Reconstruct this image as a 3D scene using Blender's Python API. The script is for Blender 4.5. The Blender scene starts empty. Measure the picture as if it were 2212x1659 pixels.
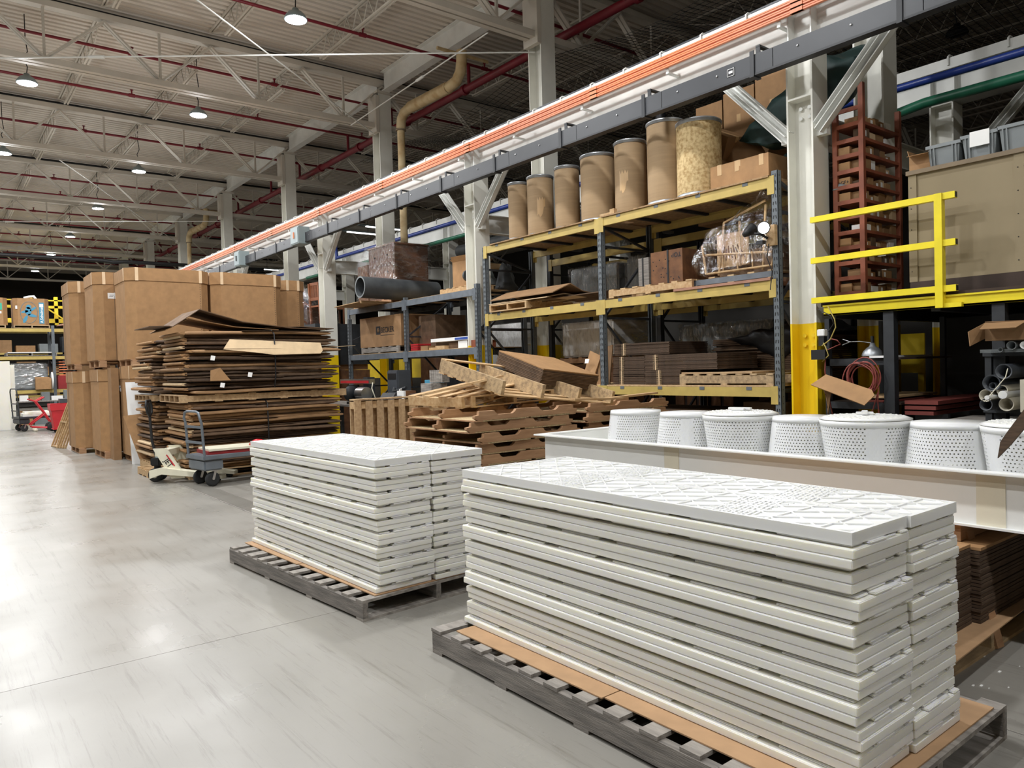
import bpy, bmesh, math, random
from mathutils import Vector, Matrix, Euler
random.seed(7)
SC=bpy.context.scene
# ---------------- camera, world, lights, exposure ----------------
cd=bpy.data.cameras.new('camera'); cam=bpy.data.objects.new('camera',cd); SC.collection.objects.link(cam); SC.camera=cam
yaw,pit,rol=math.radians(38.14),math.radians(-1.374),math.radians(-1.588)
fw=Vector((math.sin(yaw)*math.cos(pit),math.cos(yaw)*math.cos(pit),math.sin(pit)))
rt=Vector((math.cos(yaw),-math.sin(yaw),0)); up=rt.cross(fw)
r2=rt*math.cos(rol)+up*math.sin(rol); u2=-rt*math.sin(rol)+up*math.cos(rol)
m=Matrix((r2,u2,-fw)).transposed().to_4x4(); m.translation=(0,0,1.6); cam.matrix_world=m
cd.sensor_width=36; cd.lens=1610.2/2212*36; cd.clip_end=200; cd.clip_start=.05
w=bpy.data.worlds.new('world'); SC.world=w; w.use_nodes=True
w.node_tree.nodes['Background'].inputs[0].default_value=(.9,.95,1,1); w.node_tree.nodes['Background'].inputs[1].default_value=.3
SC.view_settings.view_transform='Standard'; SC.view_settings.look='None'; SC.view_settings.gamma=1; SC.view_settings.use_curve_mapping=False
SC.view_settings.exposure=0.2
LAMP_W=150
def lamp_light(x,y,z,p=LAMP_W,col=(.98,.99,1),size=.34):
    l=bpy.data.lights.new('highbay_light','AREA'); l.shape='DISK'; l.size=size; l.energy=p; l.color=col
    o=bpy.data.objects.new('highbay_light',l); o.location=(x,y,z); SC.collection.objects.link(o); return o
LAMPS=[(5.1,12.1),(5.1,17.8),(5.05,23.6),(4.95,29.5),(4.95,35.9),(4.9,41.5),(4.9,48.2),(1.8,17.7),(1.8,23.5)]
LAMPS_OFF=[(5.1,6.2),(1.8,11.8),(1.8,5.9),(1.8,0.2),(1.8,-5.6),(-1.6,3.1),(-1.6,9),(-1.6,15),(-1.6,22),(-1.6,30),(1.8,29.5),(1.8,36),(-5,6),(-5,14),(-5,24),(-1.6,38),(-1.6,46),(1.8,43)]
for x,y in LAMPS+LAMPS_OFF:
    lamp_light(x,y,7.5)
    l=bpy.data.lights.new('highbay_fill','POINT'); l.energy=27; l.color=(.98,.99,1); l.shadow_soft_size=.2   # fill added at each lamp to brighten ceiling and upright faces
    o=bpy.data.objects.new('highbay_fill',l); o.location=(x,y,7.2); SC.collection.objects.link(o)
# ---------------- helpers ----------------
COL=SC.collection
def S(r,g,b): return tuple(((c/255+.055)/1.055)**2.4 if c>10 else c/255/12.92 for c in (r,g,b))
def mat(name,c,rough=.6,metal=0.,var=.12,scale=5.,bump=0.,bscale=None,stretch=(1,1,1),c2=None,thr=None,spec=.5,sss=0.,emit=None,det=4,world=False):
    m=bpy.data.materials.new(name); m.use_nodes=True; nt=m.node_tree; N=nt.nodes; L=nt.links
    b=N['Principled BSDF']; c=S(*c)
    b.inputs['Roughness'].default_value=rough; b.inputs['Metallic'].default_value=metal; b.inputs['Specular IOR Level'].default_value=spec
    if sss: b.inputs['Subsurface Weight'].default_value=sss; b.inputs['Subsurface Radius'].default_value=(.04,.034,.014); b.inputs['Subsurface Scale'].default_value=1
    if emit:
        b.inputs['Emission Color'].default_value=(*emit[0],1); b.inputs['Emission Strength'].default_value=emit[1]
    if var or c2 or bump:
        tc=N.new('ShaderNodeNewGeometry' if world else 'ShaderNodeTexCoord'); mp=N.new('ShaderNodeMapping'); mp.inputs['Scale'].default_value=stretch
        L.new(tc.outputs['Position' if world else 'Object'],mp.inputs[0])
        nz=N.new('ShaderNodeTexNoise'); nz.inputs['Scale'].default_value=scale; nz.inputs['Detail'].default_value=det; L.new(mp.outputs[0],nz.inputs[0])
        rp=N.new('ShaderNodeValToRGB'); L.new(nz.outputs[0],rp.inputs[0])
        a=c2 and S(*c2) or tuple(max(0,x*(1-2*var)) for x in c); e=c if c2 else tuple(min(1,x*(1+var)) for x in c)
        t=thr or (.3,.7); rp.color_ramp.elements[0].position=t[0]; rp.color_ramp.elements[1].position=t[1]
        rp.color_ramp.elements[0].color=(*a,1); rp.color_ramp.elements[1].color=(*e,1)
        # per object tint
        oi=N.new('ShaderNodeObjectInfo'); hs=N.new('ShaderNodeHueSaturation'); ma=N.new('ShaderNodeMath'); ma.operation='MULTIPLY_ADD'; ma.inputs[1].default_value=var*1.2; ma.inputs[2].default_value=1-var*.6
        L.new(oi.outputs['Random'],ma.inputs[0]); L.new(ma.outputs[0],hs.inputs['Value']); L.new(rp.outputs[0],hs.inputs['Color']); L.new(hs.outputs[0],b.inputs['Base Color'])
        if bump:
            n2=N.new('ShaderNodeTexNoise'); n2.inputs['Scale'].default_value=bscale or scale*4; L.new(mp.outputs[0],n2.inputs[0])
            bp=N.new('ShaderNodeBump'); bp.inputs['Strength'].default_value=bump; bp.inputs['Distance'].default_value=.01; L.new(n2.outputs[0],bp.inputs['Height']); L.new(bp.outputs[0],b.inputs['Normal'])
    else: b.inputs['Base Color'].default_value=(*c,1)
    return m
class MB:
    def __init__(s): s.v=[]; s.f=[]; s.M=Matrix.Identity(4); s.sm=[]
    def add(s,vs,fs,smooth=False):
        n=len(s.v); s.v+= [tuple(s.M@Vector(v)) for v in vs]
        for f in fs: s.f.append([i+n for i in f]); s.sm.append(smooth)
        return s
    def box(s,x0,x1,y0,y1,z0,z1):
        return s.add([(x0,y0,z0),(x1,y0,z0),(x1,y1,z0),(x0,y1,z0),(x0,y0,z1),(x1,y0,z1),(x1,y1,z1),(x0,y1,z1)],
          [(0,3,2,1),(4,5,6,7),(0,1,5,4),(1,2,6,5),(2,3,7,6),(3,0,4,7)])
    def bar(s,p,q,w,h,upv=(0,0,1)):
        p,q=Vector(p),Vector(q); d=(q-p).normalized(); u=Vector(upv)
        if abs(d.dot(u))>.98: u=Vector((0,1,0))
        sd=d.cross(u).normalized(); u=sd.cross(d)
        vs=[]
        for e in (p,q):
            for a,b in ((-1,-1),(1,-1),(1,1),(-1,1)): vs.append(e+sd*a*w/2+u*b*h/2)
        return s.add(vs,[(0,1,2,3),(7,6,5,4),(0,4,5,1),(1,5,6,2),(2,6,7,3),(3,7,4,0)])
    def tube(s,pts,r,n=8,caps=True,close=False):
        pts=[Vector(p) for p in pts]; k=len(pts); vs=[]; pu=None
        for i,p in enumerate(pts):
            d=((pts[(i+1)%k] if close or i<k-1 else pts[i])-(pts[i-1] if close or i>0 else pts[i])).normalized()
            if pu is None: pu=Vector((0,0,1)) if abs(d.z)<.9 else Vector((1,0,0))
            sd=d.cross(pu); 
            if sd.length<1e-4: sd=d.orthogonal()
            sd.normalize(); pu=sd.cross(d)
            for j in range(n):
                a=2*math.pi*j/n; vs.append(p+(sd*math.cos(a)+pu*math.sin(a))*r)
        fs=[]
        for i in range(k if close else k-1):
            for j in range(n): a=i*n+j; b=i*n+(j+1)%n; c=((i+1)%k)*n; fs.append((a,b,c+(j+1)%n,c+j))
        s.add(vs,fs,True)
        if caps and not close: s.add([vs[j] for j in range(n)],[tuple(range(n))[::-1]]); s.add([vs[(k-1)*n+j] for j in range(n)],[tuple(range(n))])
        return s
    def lathe(s,prof,c=(0,0,0),n=32,axis='z',smooth=True):
        vs=[]; 
        for r,z in prof:
            for j in range(n):
                a=2*math.pi*j/n; x,y=r*math.cos(a),r*math.sin(a)
                p=(x,y,z) if axis=='z' else ((z,x,y) if axis=='x' else (y,z,x)); vs.append((p[0]+c[0],p[1]+c[1],p[2]+c[2]))
        fs=[(i*n+j,i*n+(j+1)%n,(i+1)*n+(j+1)%n,(i+1)*n+j) for i in range(len(prof)-1) for j in range(n)]
        return s.add(vs,fs,smooth)
    def prism(s,poly,a,b,axis='z'):
        # poly 2D, extruded a..b along axis. x:(y,z) y:(x,z) z:(x,y)
        def P(u,v,t): return (u,v,t) if axis=='z' else ((t,u,v) if axis=='x' else (u,t,v))
        n=len(poly); vs=[P(u,v,a) for u,v in poly]+[P(u,v,b) for u,v in poly]
        fs=[tuple(range(n))[::-1],tuple(range(n,2*n))]+[(i,(i+1)%n,(i+1)%n+n,i+n) for i in range(n)]
        return s.add(vs,fs)
    def slab(s,q,t):
        # thick quad/polygon q (3D pts) with thickness t along normal
        q=[Vector(p) for p in q]; nn=(q[1]-q[0]).cross(q[2]-q[0]).normalized()*t; n=len(q)
        return s.add(q+[p+nn for p in q],[tuple(range(n))[::-1],tuple(range(n,2*n))]+[(i,(i+1)%n,(i+1)%n+n,i+n) for i in range(n)])
    def build(s,name,mt,parent=None,world=False,bevel=0,fix=True):
        me=bpy.data.meshes.new(name); vs=s.v
        if world and parent is not None:
            L=parent.matrix_basis if parent.parent is None else parent.parent.matrix_basis@parent.matrix_basis
            I=L.inverted(); vs=[tuple(I@Vector(v)) for v in vs]
        me.from_pydata(vs,[],s.f); me.polygons.foreach_set('use_smooth',s.sm)
        me.materials.append(mt); 
        if fix:
            b=bmesh.new(); b.from_mesh(me); bmesh.ops.recalc_face_normals(b,faces=b.faces)
            if bevel:
                bmesh.ops.remove_doubles(b,verts=b.verts,dist=1e-5)
                bmesh.ops.bevel(b,geom=[e for e in b.edges if len(e.link_faces)==2 and e.calc_face_angle(0)>.6],offset=bevel,segments=2,affect='EDGES')
            b.to_mesh(me); b.free()
        o=bpy.data.objects.new(name,me); COL.objects.link(o)
        if parent is not None: o.parent=parent
        return o
def tag(o,label,cat,group=None,kind=None):
    o['label']=label; o['category']=cat
    if group: o['group']=group
    if kind: o['kind']=kind
    return o
def thing(name,label,cat,loc=(0,0,0),rz=0,group=None,kind=None):
    o=bpy.data.objects.new(name,None); COL.objects.link(o); o.location=loc; o.rotation_euler=(0,0,rz); o.empty_display_size=.1
    o.matrix_basis=Matrix.Translation(loc)@Matrix.Rotation(rz,4,'Z')
    return tag(o,label,cat,group,kind)
def struct(o): o['kind']='structure'; return o
def origin(o):
    # put a lone world-built mesh's origin at its bounding-box base centre
    me=o.data; xs=[v.co for v in me.vertices]; c=Vector(((min(v.x for v in xs)+max(v.x for v in xs))/2,(min(v.y for v in xs)+max(v.y for v in xs))/2,min(v.z for v in xs)))
    me.transform(Matrix.Translation(-c)); o.location=o.location+c; return o
def dup(root,loc,rz=None,label=None,group=None,rot=None):
    r=root.copy(); COL.objects.link(r); r.location=loc
    if rz is not None: r.rotation_euler=(0,0,rz)
    if rot is not None: r.rotation_euler=rot
    if label: r['label']=label
    if group: r['group']=group
    for ch in list(root.children):
        c=ch.copy(); COL.objects.link(c); c.parent=r
        for g in list(ch.children):
            d=g.copy(); COL.objects.link(d); d.parent=c
    return r
def text(name,s,size,mt,parent,loc,rot,ext=.0006,sx=1.):
    cu=bpy.data.curves.new(name,'FONT'); cu.body=s; cu.size=size; cu.extrude=ext; cu.align_x='CENTER'; cu.align_y='CENTER'; cu.offset=size*.012
    cu.materials.append(mt); o=bpy.data.objects.new(name,cu); COL.objects.link(o); o.parent=parent; o.location=loc; o.rotation_euler=rot; o.scale=(sx,1,1)
    bpy.context.view_layer.update(); me=bpy.data.meshes.new_from_object(o.evaluated_get(bpy.context.evaluated_depsgraph_get())); n=bpy.data.objects.new(name,me); COL.objects.link(n); n.parent=parent; n.location=loc; n.rotation_euler=rot; n.scale=(sx,1,1)
    if not me.materials: me.materials.append(mt)
    n['kind']='stuff'; bpy.data.objects.remove(o); return n
ORD=['topmost','second','third','fourth','fifth','sixth','seventh','eighth','ninth','tenth','eleventh','twelfth','thirteenth','fourteenth','fifteenth','sixteenth','seventeenth','eighteenth','nineteenth','bottom']
def O(i): return ORD[i]
# ---------------- materials ----------------
M={}
M['white_steel']=mat('white_steel',(226,227,222),.45,var=.05,scale=3)
M['roof_steel']=mat('roof_steel',(206,200,188),.55,var=.06,scale=2)
M['deck']=mat('deck',(214,206,194),.6,var=.07,scale=.4,world=True)
M['yellow_post']=mat('yellow_post',(238,205,40),.45,var=.08,scale=4)
M['rack_yellow']=mat('rack_yellow',(190,166,92),.5,var=.07,scale=6)
M['safety_yellow']=mat('safety_yellow',(245,225,45),.4,var=.05,scale=6)
M['rack_grey']=mat('rack_grey',(106,113,118),.45,var=.08,scale=8,metal=.2)
M['rack_dark']=mat('rack_dark',(54,57,61),.5,var=.1,scale=8,metal=.2)
M['beam_blue']=mat('beam_blue',(102,110,118),.5,var=.12,scale=7)
M['orange']=mat('orange',(222,128,82),.45,var=.04)
M['bus']=mat('bus',(58,60,64),.4,var=.06,metal=.1,scale=3)
M['bus_dark']=mat('bus_dark',(40,42,46),.5,var=.05)
M['grey_box']=mat('grey_box',(142,156,158),.45,var=.05)
M['red_pipe']=mat('red_pipe',(120,22,38),.4,var=.06)
M['blue_pipe']=mat('blue_pipe',(38,62,140),.35,var=.06)
M['green_pipe']=mat('green_pipe',(38,112,84),.4,var=.08)
M['black']=mat('black',(26,27,29),.5,var=.1)
M['rubber']=mat('rubber',(36,37,38),.7,var=.15)
M['black_pipe']=mat('black_pipe',(74,77,78),.55,var=.2,scale=4,c2=(52,55,58))
M['lagging']=mat('lagging',(196,176,136),.7,var=.12,scale=5,c2=(168,138,92),thr=(.25,.6))
M['card']=mat('card',(164,126,85),.75,var=.07,scale=9)
M['card_sheet']=mat('card_sheet',(172,138,103),.78,var=.06,scale=9)
M['card2']=mat('card2',(150,116,80),.78,var=.09,scale=6)
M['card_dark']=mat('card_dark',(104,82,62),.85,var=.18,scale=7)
M['card_brown']=mat('card_brown',(84,66,51),.85,var=.2,scale=14,stretch=(1,1,6))
M['card_light']=mat('card_light',(212,186,148),.75,var=.06,scale=8)
M['tape']=mat('tape',(198,164,118),.35,var=.04)
M['tape_pale']=mat('tape_pale',(224,196,160),.4,var=.04)
M['paper']=mat('paper',(238,238,236),.6,var=.02)
M['ink']=mat('ink',(34,34,38),.7,var=0)
M['blue_ink']=mat('blue_ink',(70,140,170),.7,var=0)
M['navy_ink']=mat('navy_ink',(50,80,160),.7,var=0)
M['teal']=mat('teal',(60,170,140),.6,var=0)
M['wood_grey']=mat('wood_grey',(158,152,144),.8,var=.18,scale=5,stretch=(4,1,8),bump=.4,bscale=30,c2=(108,103,98))
M['wood_grey_y']=mat('wood_grey_y',(140,134,127),.8,var=.16,scale=6,stretch=(8,.7,8),bump=.4,bscale=30,c2=(100,96,92))
M['wood']=mat('wood',(200,172,132),.75,var=.14,scale=4,stretch=(1,6,6),bump=.2,c2=(176,140,96))
M['wood_y']=mat('wood_y',(188,160,122),.75,var=.14,scale=4,stretch=(6,1,6),bump=.2,c2=(154,124,90))
M['wood_old']=mat('wood_old',(184,158,120),.8,var=.2,scale=5,stretch=(1,5,5),bump=.3,c2=(128,108,84),thr=(.25,.6))
M['fir']=mat('fir',(182,144,108),.7,var=.1,scale=3,stretch=(1,5,9),bump=.15,c2=(152,114,82))
M['osb']=mat('osb',(158,128,92),.8,var=.2,scale=18,bump=.3)
M['osb_edge']=mat('osb_edge',(190,168,128),.85,var=.2,scale=60,bump=.3)
M['plastic']=mat('plastic',(240,238,229),.35,var=.015,scale=3,sss=.5)
M['plastic_cool']=mat('plastic_cool',(230,231,229),.3,var=.01,scale=3,sss=.15)
M['hdpe']=mat('hdpe',(231,232,229),.4,var=.02,scale=2)
M['weld_tan']=mat('weld_tan',(222,216,196),.4,var=.02)
M['steel']=mat('steel',(190,192,194),.3,metal=.9,var=.05)
M['galv']=mat('galv',(170,174,178),.4,metal=.7,var=.1,scale=20)
M['drum']=mat('drum',(164,138,104),.7,var=.05,scale=5,stretch=(.4,.4,6))
M['drum_old']=mat('drum_old',(206,182,134),.75,var=.12,scale=28,c2=(160,128,78),thr=(.3,.6),bump=.15)
M['rust']=mat('rust',(148,82,56),.6,var=.12,scale=8,c2=(122,66,46))
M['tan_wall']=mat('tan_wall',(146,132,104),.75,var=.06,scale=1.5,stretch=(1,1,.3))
M['tan_trim']=mat('tan_trim',(128,112,90),.7,var=.08)
M['dark_wood']=mat('dark_wood',(66,52,44),.8,var=.15)
M['tote']=mat('tote',(128,134,136),.5,var=.04)
M['green_tarp']=mat('green_tarp',(34,62,60),.6,var=.2,scale=4,bump=.5,bscale=6)
M['red']=mat('red',(196,44,52),.45,var=.06)
M['red_plank']=mat('red_plank',(112,48,40),.7,var=.1)
M['red_dark']=mat('red_dark',(150,38,40),.5,var=.08)
M['brown_wood']=mat('brown_wood',(112,76,52),.6,var=.2,scale=4,stretch=(1,1,8),c2=(84,56,40))
M['chair_wood']=mat('chair_wood',(138,84,54),.5,var=.1,scale=4)
M['cord_red']=mat('cord_red',(138,66,58),.5,var=.05)
M['cord_yellow']=mat('cord_yellow',(178,160,84),.5,var=.05)
M['pvc_grey']=mat('pvc_grey',(120,126,128),.4,var=.08)
M['pvc_dark']=mat('pvc_dark',(72,76,82),.4,var=.08)
M['pvc_beige']=mat('pvc_beige',(196,190,172),.4,var=.05)
M['grey_paint']=mat('grey_paint',(112,120,128),.4,var=.08,metal=.2)
M['cream']=mat('cream',(226,222,200),.4,var=.05)
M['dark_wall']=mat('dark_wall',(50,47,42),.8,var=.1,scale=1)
M['pink_plywood']=mat('pink_plywood',(172,128,106),.8,var=.1,scale=6)
M['crate']=mat('crate',(128,88,56),.8,var=.2,scale=8,c2=(92,62,42),bump=.2)
M['lens']=mat('lens',(255,255,255),.4,var=0,emit=((.97,.98,1),60))
M['tube']=mat('tube',(255,255,255),.4,var=0,emit=((1,.99,.96),4))
M['flood']=mat('flood',(255,255,255),.4,var=0,emit=((1,.99,.93),25))
def film():
    m=bpy.data.materials.new('stretch_film'); m.use_nodes=True; nt=m.node_tree; N=nt.nodes; L=nt.links; N.remove(N['Principled BSDF'])
    t=N.new('ShaderNodeBsdfTransparent'); g=N.new('ShaderNodeBsdfGlossy'); g.inputs['Roughness'].default_value=.12; g.inputs['Color'].default_value=(1,1,1,1)
    mx=N.new('ShaderNodeMixShader'); tc=N.new('ShaderNodeTexCoord'); mp=N.new('ShaderNodeMapping'); mp.inputs['Rotation'].default_value=(.6,.9,.3); mp.inputs['Scale'].default_value=(2,14,5)
    nz=N.new('ShaderNodeTexNoise'); nz.inputs['Scale'].default_value=2.2; nz.inputs['Detail'].default_value=3; L.new(tc.outputs['Object'],mp.inputs[0]); L.new(mp.outputs[0],nz.inputs[0])
    rp=N.new('ShaderNodeValToRGB'); rp.color_ramp.elements[0].position=.42; rp.color_ramp.elements[0].color=(.06,.06,.06,1); rp.color_ramp.elements[1].position=.75; rp.color_ramp.elements[1].color=(.5,.5,.5,1); L.new(nz.outputs[0],rp.inputs[0])
    bp=N.new('ShaderNodeBump'); bp.inputs['Strength'].default_value=1; bp.inputs['Distance'].default_value=.05; L.new(nz.outputs[0],bp.inputs['Height']); L.new(bp.outputs[0],g.inputs['Normal'])
    L.new(rp.outputs[0],mx.inputs[0]); L.new(t.outputs[0],mx.inputs[1]); L.new(g.outputs[0],mx.inputs[2]); L.new(mx.outputs[0],N['Material Output'].inputs[0]); return m
M['film']=film()
def floor_mat():
    m=mat('concrete',(142,139,132),.3,var=.06,scale=.7,world=True,det=8); nt=m.node_tree; N=nt.nodes; L=nt.links; b=N['Principled BSDF']
    hs=[n for n in N if n.type=='HUE_SAT'][0]; g=N.new('ShaderNodeNewGeometry')
    # scratches: two stretched noises, thresholded
    prev=hs.outputs[0]
    for rot,sc,sx in ((.5,14,.05),(-.9,12,.04),(1.4,16,.06),(.1,20,.03),(2.3,9,.07)):
        mp=N.new('ShaderNodeMapping'); mp.inputs['Rotation'].default_value=(0,0,rot); mp.inputs['Scale'].default_value=(1,sx,1); L.new(g.outputs['Position'],mp.inputs[0])
        n=N.new('ShaderNodeTexNoise'); n.inputs['Scale'].default_value=sc; n.inputs['Detail'].default_value=9; n.inputs['Roughness'].default_value=.75; L.new(mp.outputs[0],n.inputs[0])
        r=N.new('ShaderNodeValToRGB'); r.color_ramp.elements[0].position=.3; r.color_ramp.elements[0].color=(.6,.58,.55,1); r.color_ramp.elements[1].position=.42; r.color_ramp.elements[1].color=(1,1,1,1); L.new(n.outputs[0],r.inputs[0])
        x=N.new('ShaderNodeMixRGB'); x.blend_type='MULTIPLY'; x.inputs[0].default_value=.8; L.new(prev,x.inputs[1]); L.new(r.outputs[0],x.inputs[2]); prev=x.outputs[0]
    L.new(prev,b.inputs['Base Color'])
    n=N.new('ShaderNodeTexNoise'); n.inputs['Scale'].default_value=1.3; n.inputs['Detail'].default_value=8; L.new(g.outputs['Position'],n.inputs[0])
    r=N.new('ShaderNodeMapRange'); r.inputs[1].default_value=.3; r.inputs[2].default_value=.7; r.inputs[3].default_value=.24; r.inputs[4].default_value=.4; L.new(n.outputs[0],r.inputs[0]); L.new(r.outputs[0],b.inputs['Roughness'])
    n3=N.new('ShaderNodeTexNoise'); n3.inputs['Scale'].default_value=14; n3.inputs['Detail'].default_value=6; L.new(g.outputs['Position'],n3.inputs[0])
    bp=N.new('ShaderNodeBump'); bp.inputs['Strength'].default_value=.12; bp.inputs['Distance'].default_value=.003; L.new(n3.outputs[0],bp.inputs['Height']); L.new(bp.outputs[0],b.inputs['Normal'])
    return m
M['concrete']=floor_mat()
def col_mat():
    # white column painted yellow up to 1.95 m
    m=mat('column_paint',(226,225,215),.45,var=.04,scale=3); nt=m.node_tree; N=nt.nodes; L=nt.links; b=N['Principled BSDF']; hs=[n for n in N if n.type=='HUE_SAT'][0]
    g=N.new('ShaderNodeNewGeometry'); sp=N.new('ShaderNodeSeparateXYZ'); L.new(g.outputs['Position'],sp.inputs[0])
    lt=N.new('ShaderNodeMath'); lt.operation='LESS_THAN'; lt.inputs[1].default_value=1.97; L.new(sp.outputs[2],lt.inputs[0])
    x=N.new('ShaderNodeMixRGB'); L.new(lt.outputs[0],x.inputs[0]); L.new(hs.outputs[0],x.inputs[1]); x.inputs[2].default_value=(*S(240,204,20),1); L.new(x.outputs[0],b.inputs['Base Color']); return m
M['column']=col_mat()
# ---------------- building shell ----------------
X0,X1,Y0,Y1,ZD=-16,30,-9,60,8.95
fl=MB()
fl.box(X0,X1,Y0,Y1,-.2,-.05); floor=struct(fl.build('floor',M['dark_wall']))
xs=[X0,-8.6,-2.5,3.55,9.65,15.7,21.8,X1]; ys=[Y0,-1.6,4.62,10.7,16.8,22.9,29,35.1,41.2,47.3,53.4,Y1]
for i in range(len(xs)-1):
    for j in range(len(ys)-1):
        s=MB().box(xs[i]+.002,xs[i+1]-.002,ys[j]+.002,ys[j+1]-.002,-.05,0).build('slab',M['concrete'],floor)
# ribbed roof deck, flutes running across the bays
dk=MB(); pts=[]; p=.19; y=Y0
while y<Y1:
    pts+=[(y,ZD),(y+.06,ZD),(y+.075,ZD-.06),(y+p-.015,ZD-.06)]; y+=p
n=len(pts); vs=[(X0,a,b) for a,b in pts]+[(X1,a,b) for a,b in pts]
dk.add(vs,[(i,i+1,i+1+n,i+n) for i in range(n-1)]); struct(dk.build('ceiling',M['deck']))
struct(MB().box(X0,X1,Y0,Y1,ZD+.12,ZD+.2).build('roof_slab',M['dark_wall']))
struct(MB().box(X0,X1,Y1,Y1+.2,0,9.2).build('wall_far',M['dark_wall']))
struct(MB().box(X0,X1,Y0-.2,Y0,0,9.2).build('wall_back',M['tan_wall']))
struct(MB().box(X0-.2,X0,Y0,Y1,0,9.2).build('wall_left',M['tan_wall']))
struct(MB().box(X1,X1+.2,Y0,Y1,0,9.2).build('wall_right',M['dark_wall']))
BAYS=[-1.72+6.08*k for k in range(10)]   # column rows along the hall; 4.36, 10.44 ...
BN=['behind the camera','in the nearest bay','in the second bay','in the third bay','in the fourth bay','in the fifth bay','in the sixth bay','in the seventh bay','in the eighth bay','in the ninth bay']
# building columns (H sections) carrying the roof
def hcol(mb,x,y,z0,z1,fx,fy,t=.02):
    mb.box(x-fx/2,x+fx/2,y-fy/2,y-fy/2+t,z0,z1); mb.box(x-fx/2,x+fx/2,y+fy/2-t,y+fy/2,z0,z1); mb.box(x-.008,x+.008,y-fy/2+t,y+fy/2-t,z0,z1)
for k,yb in enumerate(BAYS[:9]):
    c=thing('building_column','tall pale H-section building column rising to the roof '+BN[k],'column',(9.1,yb,0),kind='structure')
    mb=MB(); hcol(mb,0,0,0,8.35,.34,.36,.022); mb.build('shaft',M['column'],c)
    mb=MB(); mb.box(-.24,.24,-.24,.24,8.35,8.4); mb.box(-.26,-.17,-.2,.2,7.4,8.3); mb.build('bracket',M['roof_steel'],c)
# roof trusses across the hall
def truss(x0,x1,nm,y,step=2.035,xb=9.1,zb=7.62,zt=8.66):
    t=thing('roof_truss',nm,'truss',(xb,y,0),kind='structure',group=None)
    mb=MB(); mb.box(x0-xb,x1-xb,-.1,.1,zt-.05,zt+.06); mb.box(x0-xb,x1-xb,-.085,.085,zt+.06,zt+.075); mb.build('top_chord',M['roof_steel'],t)
    mb=MB(); mb.box(x0-xb,x1-xb,-.13,-.02,zb-.1,zb+.0); mb.box(x0-xb,x1-xb,.02,.13,zb-.1,zb+.0); mb.box(x0-xb,x1-xb,-.14,-.03,zb,zb+.012); mb.box(x0-xb,x1-xb,.03,.14,zb,zb+.012); mb.build('bottom_chord',M['roof_steel'],t)
    n=int(round((x1-x0)/step)); dg=None
    proto=[None,None,None]
    for i in range(n):
        xa=x1-xb-step*i if xb==x1 else x0-xb+step*i; sg=-1 if xb==x1 else 1
        xm=xa+sg*step*.5; xe=xa+sg*step
        for q,(p,r_) in enumerate((((xa,0,zt-.08),(xm,0,zb+.02)),((xm,0,zb+.02),(xe,0,zt-.08)),((xm,0,zb+.02),(xm,0,zt-.05)))):
            if proto[q] is None:
                mb=MB(); o=Vector(p)
                if q<2:
                    mb.bar((0,-.05,0),Vector(r_)-o+Vector((0,-.05,0)),.035,.075,(0,1,0)); mb.bar((0,.05,0),Vector(r_)-o+Vector((0,.05,0)),.035,.075,(0,1,0))
                else: mb.bar((0,0,0),Vector(r_)-o,.045,.045,(0,1,0))
                proto[q]=mb.build('diagonal' if q<2 else 'vertical',M['roof_steel'],t); proto[q].location=o
            else:
                c=proto[q].copy(); COL.objects.link(c); c.parent=t; c.location=p
    return t
T1=truss(9.1-2.035*12,9.1,'pale steel roof truss over the aisle '+BN[1],BAYS[1])
T2=truss(9.1,9.1+2.035*9,'dim steel roof truss beyond the building columns '+BN[1],BAYS[1],xb=9.1)
def duptruss(T,y,lab):
    r=T.copy(); COL.objects.link(r); r.location=(9.1,y,0); r['label']=lab
    for ch in list(T.children): c=ch.copy(); COL.objects.link(c); c.parent=r
for k in [0]+list(range(2,10)):
    duptruss(T1,BAYS[k],'pale steel roof truss over the aisle '+BN[k]); duptruss(T2,BAYS[k],'dim steel roof truss beyond the building columns '+BN[k])
# bar joists running along the hall between trusses
def joist_proto():
    j=thing('bar_joist','slender pale bar joist spanning lengthwise between two roof trusses','joist',(0,0,0),kind='structure',group='bar joists under the roof deck')
    L=5.9
    mb=MB(); mb.box(-.045,-.012,.1,L,.42,.46); mb.box(.012,.045,.1,L,.42,.46); mb.build('top_chord',M['roof_steel'],j)
    mb=MB(); mb.box(-.05,-.014,1.0,L-1.0,.0,.035); mb.box(.014,.05,1.0,L-1.0,.0,.035); mb.build('bottom_chord',M['roof_steel'],j)
    mb=MB(); z=[(1.0+i*.24,.02 if i%2==0 else .43) for i in range(17)]
    mb.bar((0,.1,.43),(0,1.0,.02),.02,.02)
    for a,b in zip(z,z[1:]): mb.bar((0,a[0],a[1]),(0,b[0],b[1]),.018,.018,(1,0,0))
    mb.bar((0,L-1.1,.02),(0,L,.43),.02,.02); mb.build('web_bars',M['roof_steel'],j); return j
J=joist_proto(); first=True
for k in range(-2,9):
    for i in list(range(-9,10)):
        x=9.1+2.035*i
        if i==0: continue
        if i<-7 and k<2: continue
        loc=(x,BAYS[0]+6.08*k+.09 if k>=0 else BAYS[0]+6.08*k+.09,ZD-.06-.46)
        if loc[1]<Y0: continue
        if first: J.location=loc; first=False
        else: dup(J,loc)
# lengthwise roof beams on the building columns
for k in range(9):
    b=thing('roof_beam','deep white roof beam linking column tops '+BN[k],'beam',(9.1,BAYS[k]+3.04,0),kind='structure')
    mb=MB(); mb.box(-.1,.1,-2.85,2.85,8.86,8.885); mb.box(-.1,.1,-2.85,2.85,8.4,8.42); mb.box(-.008,.008,-2.85,2.85,8.42,8.86); mb.build('web',M['white_steel'],b)
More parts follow.
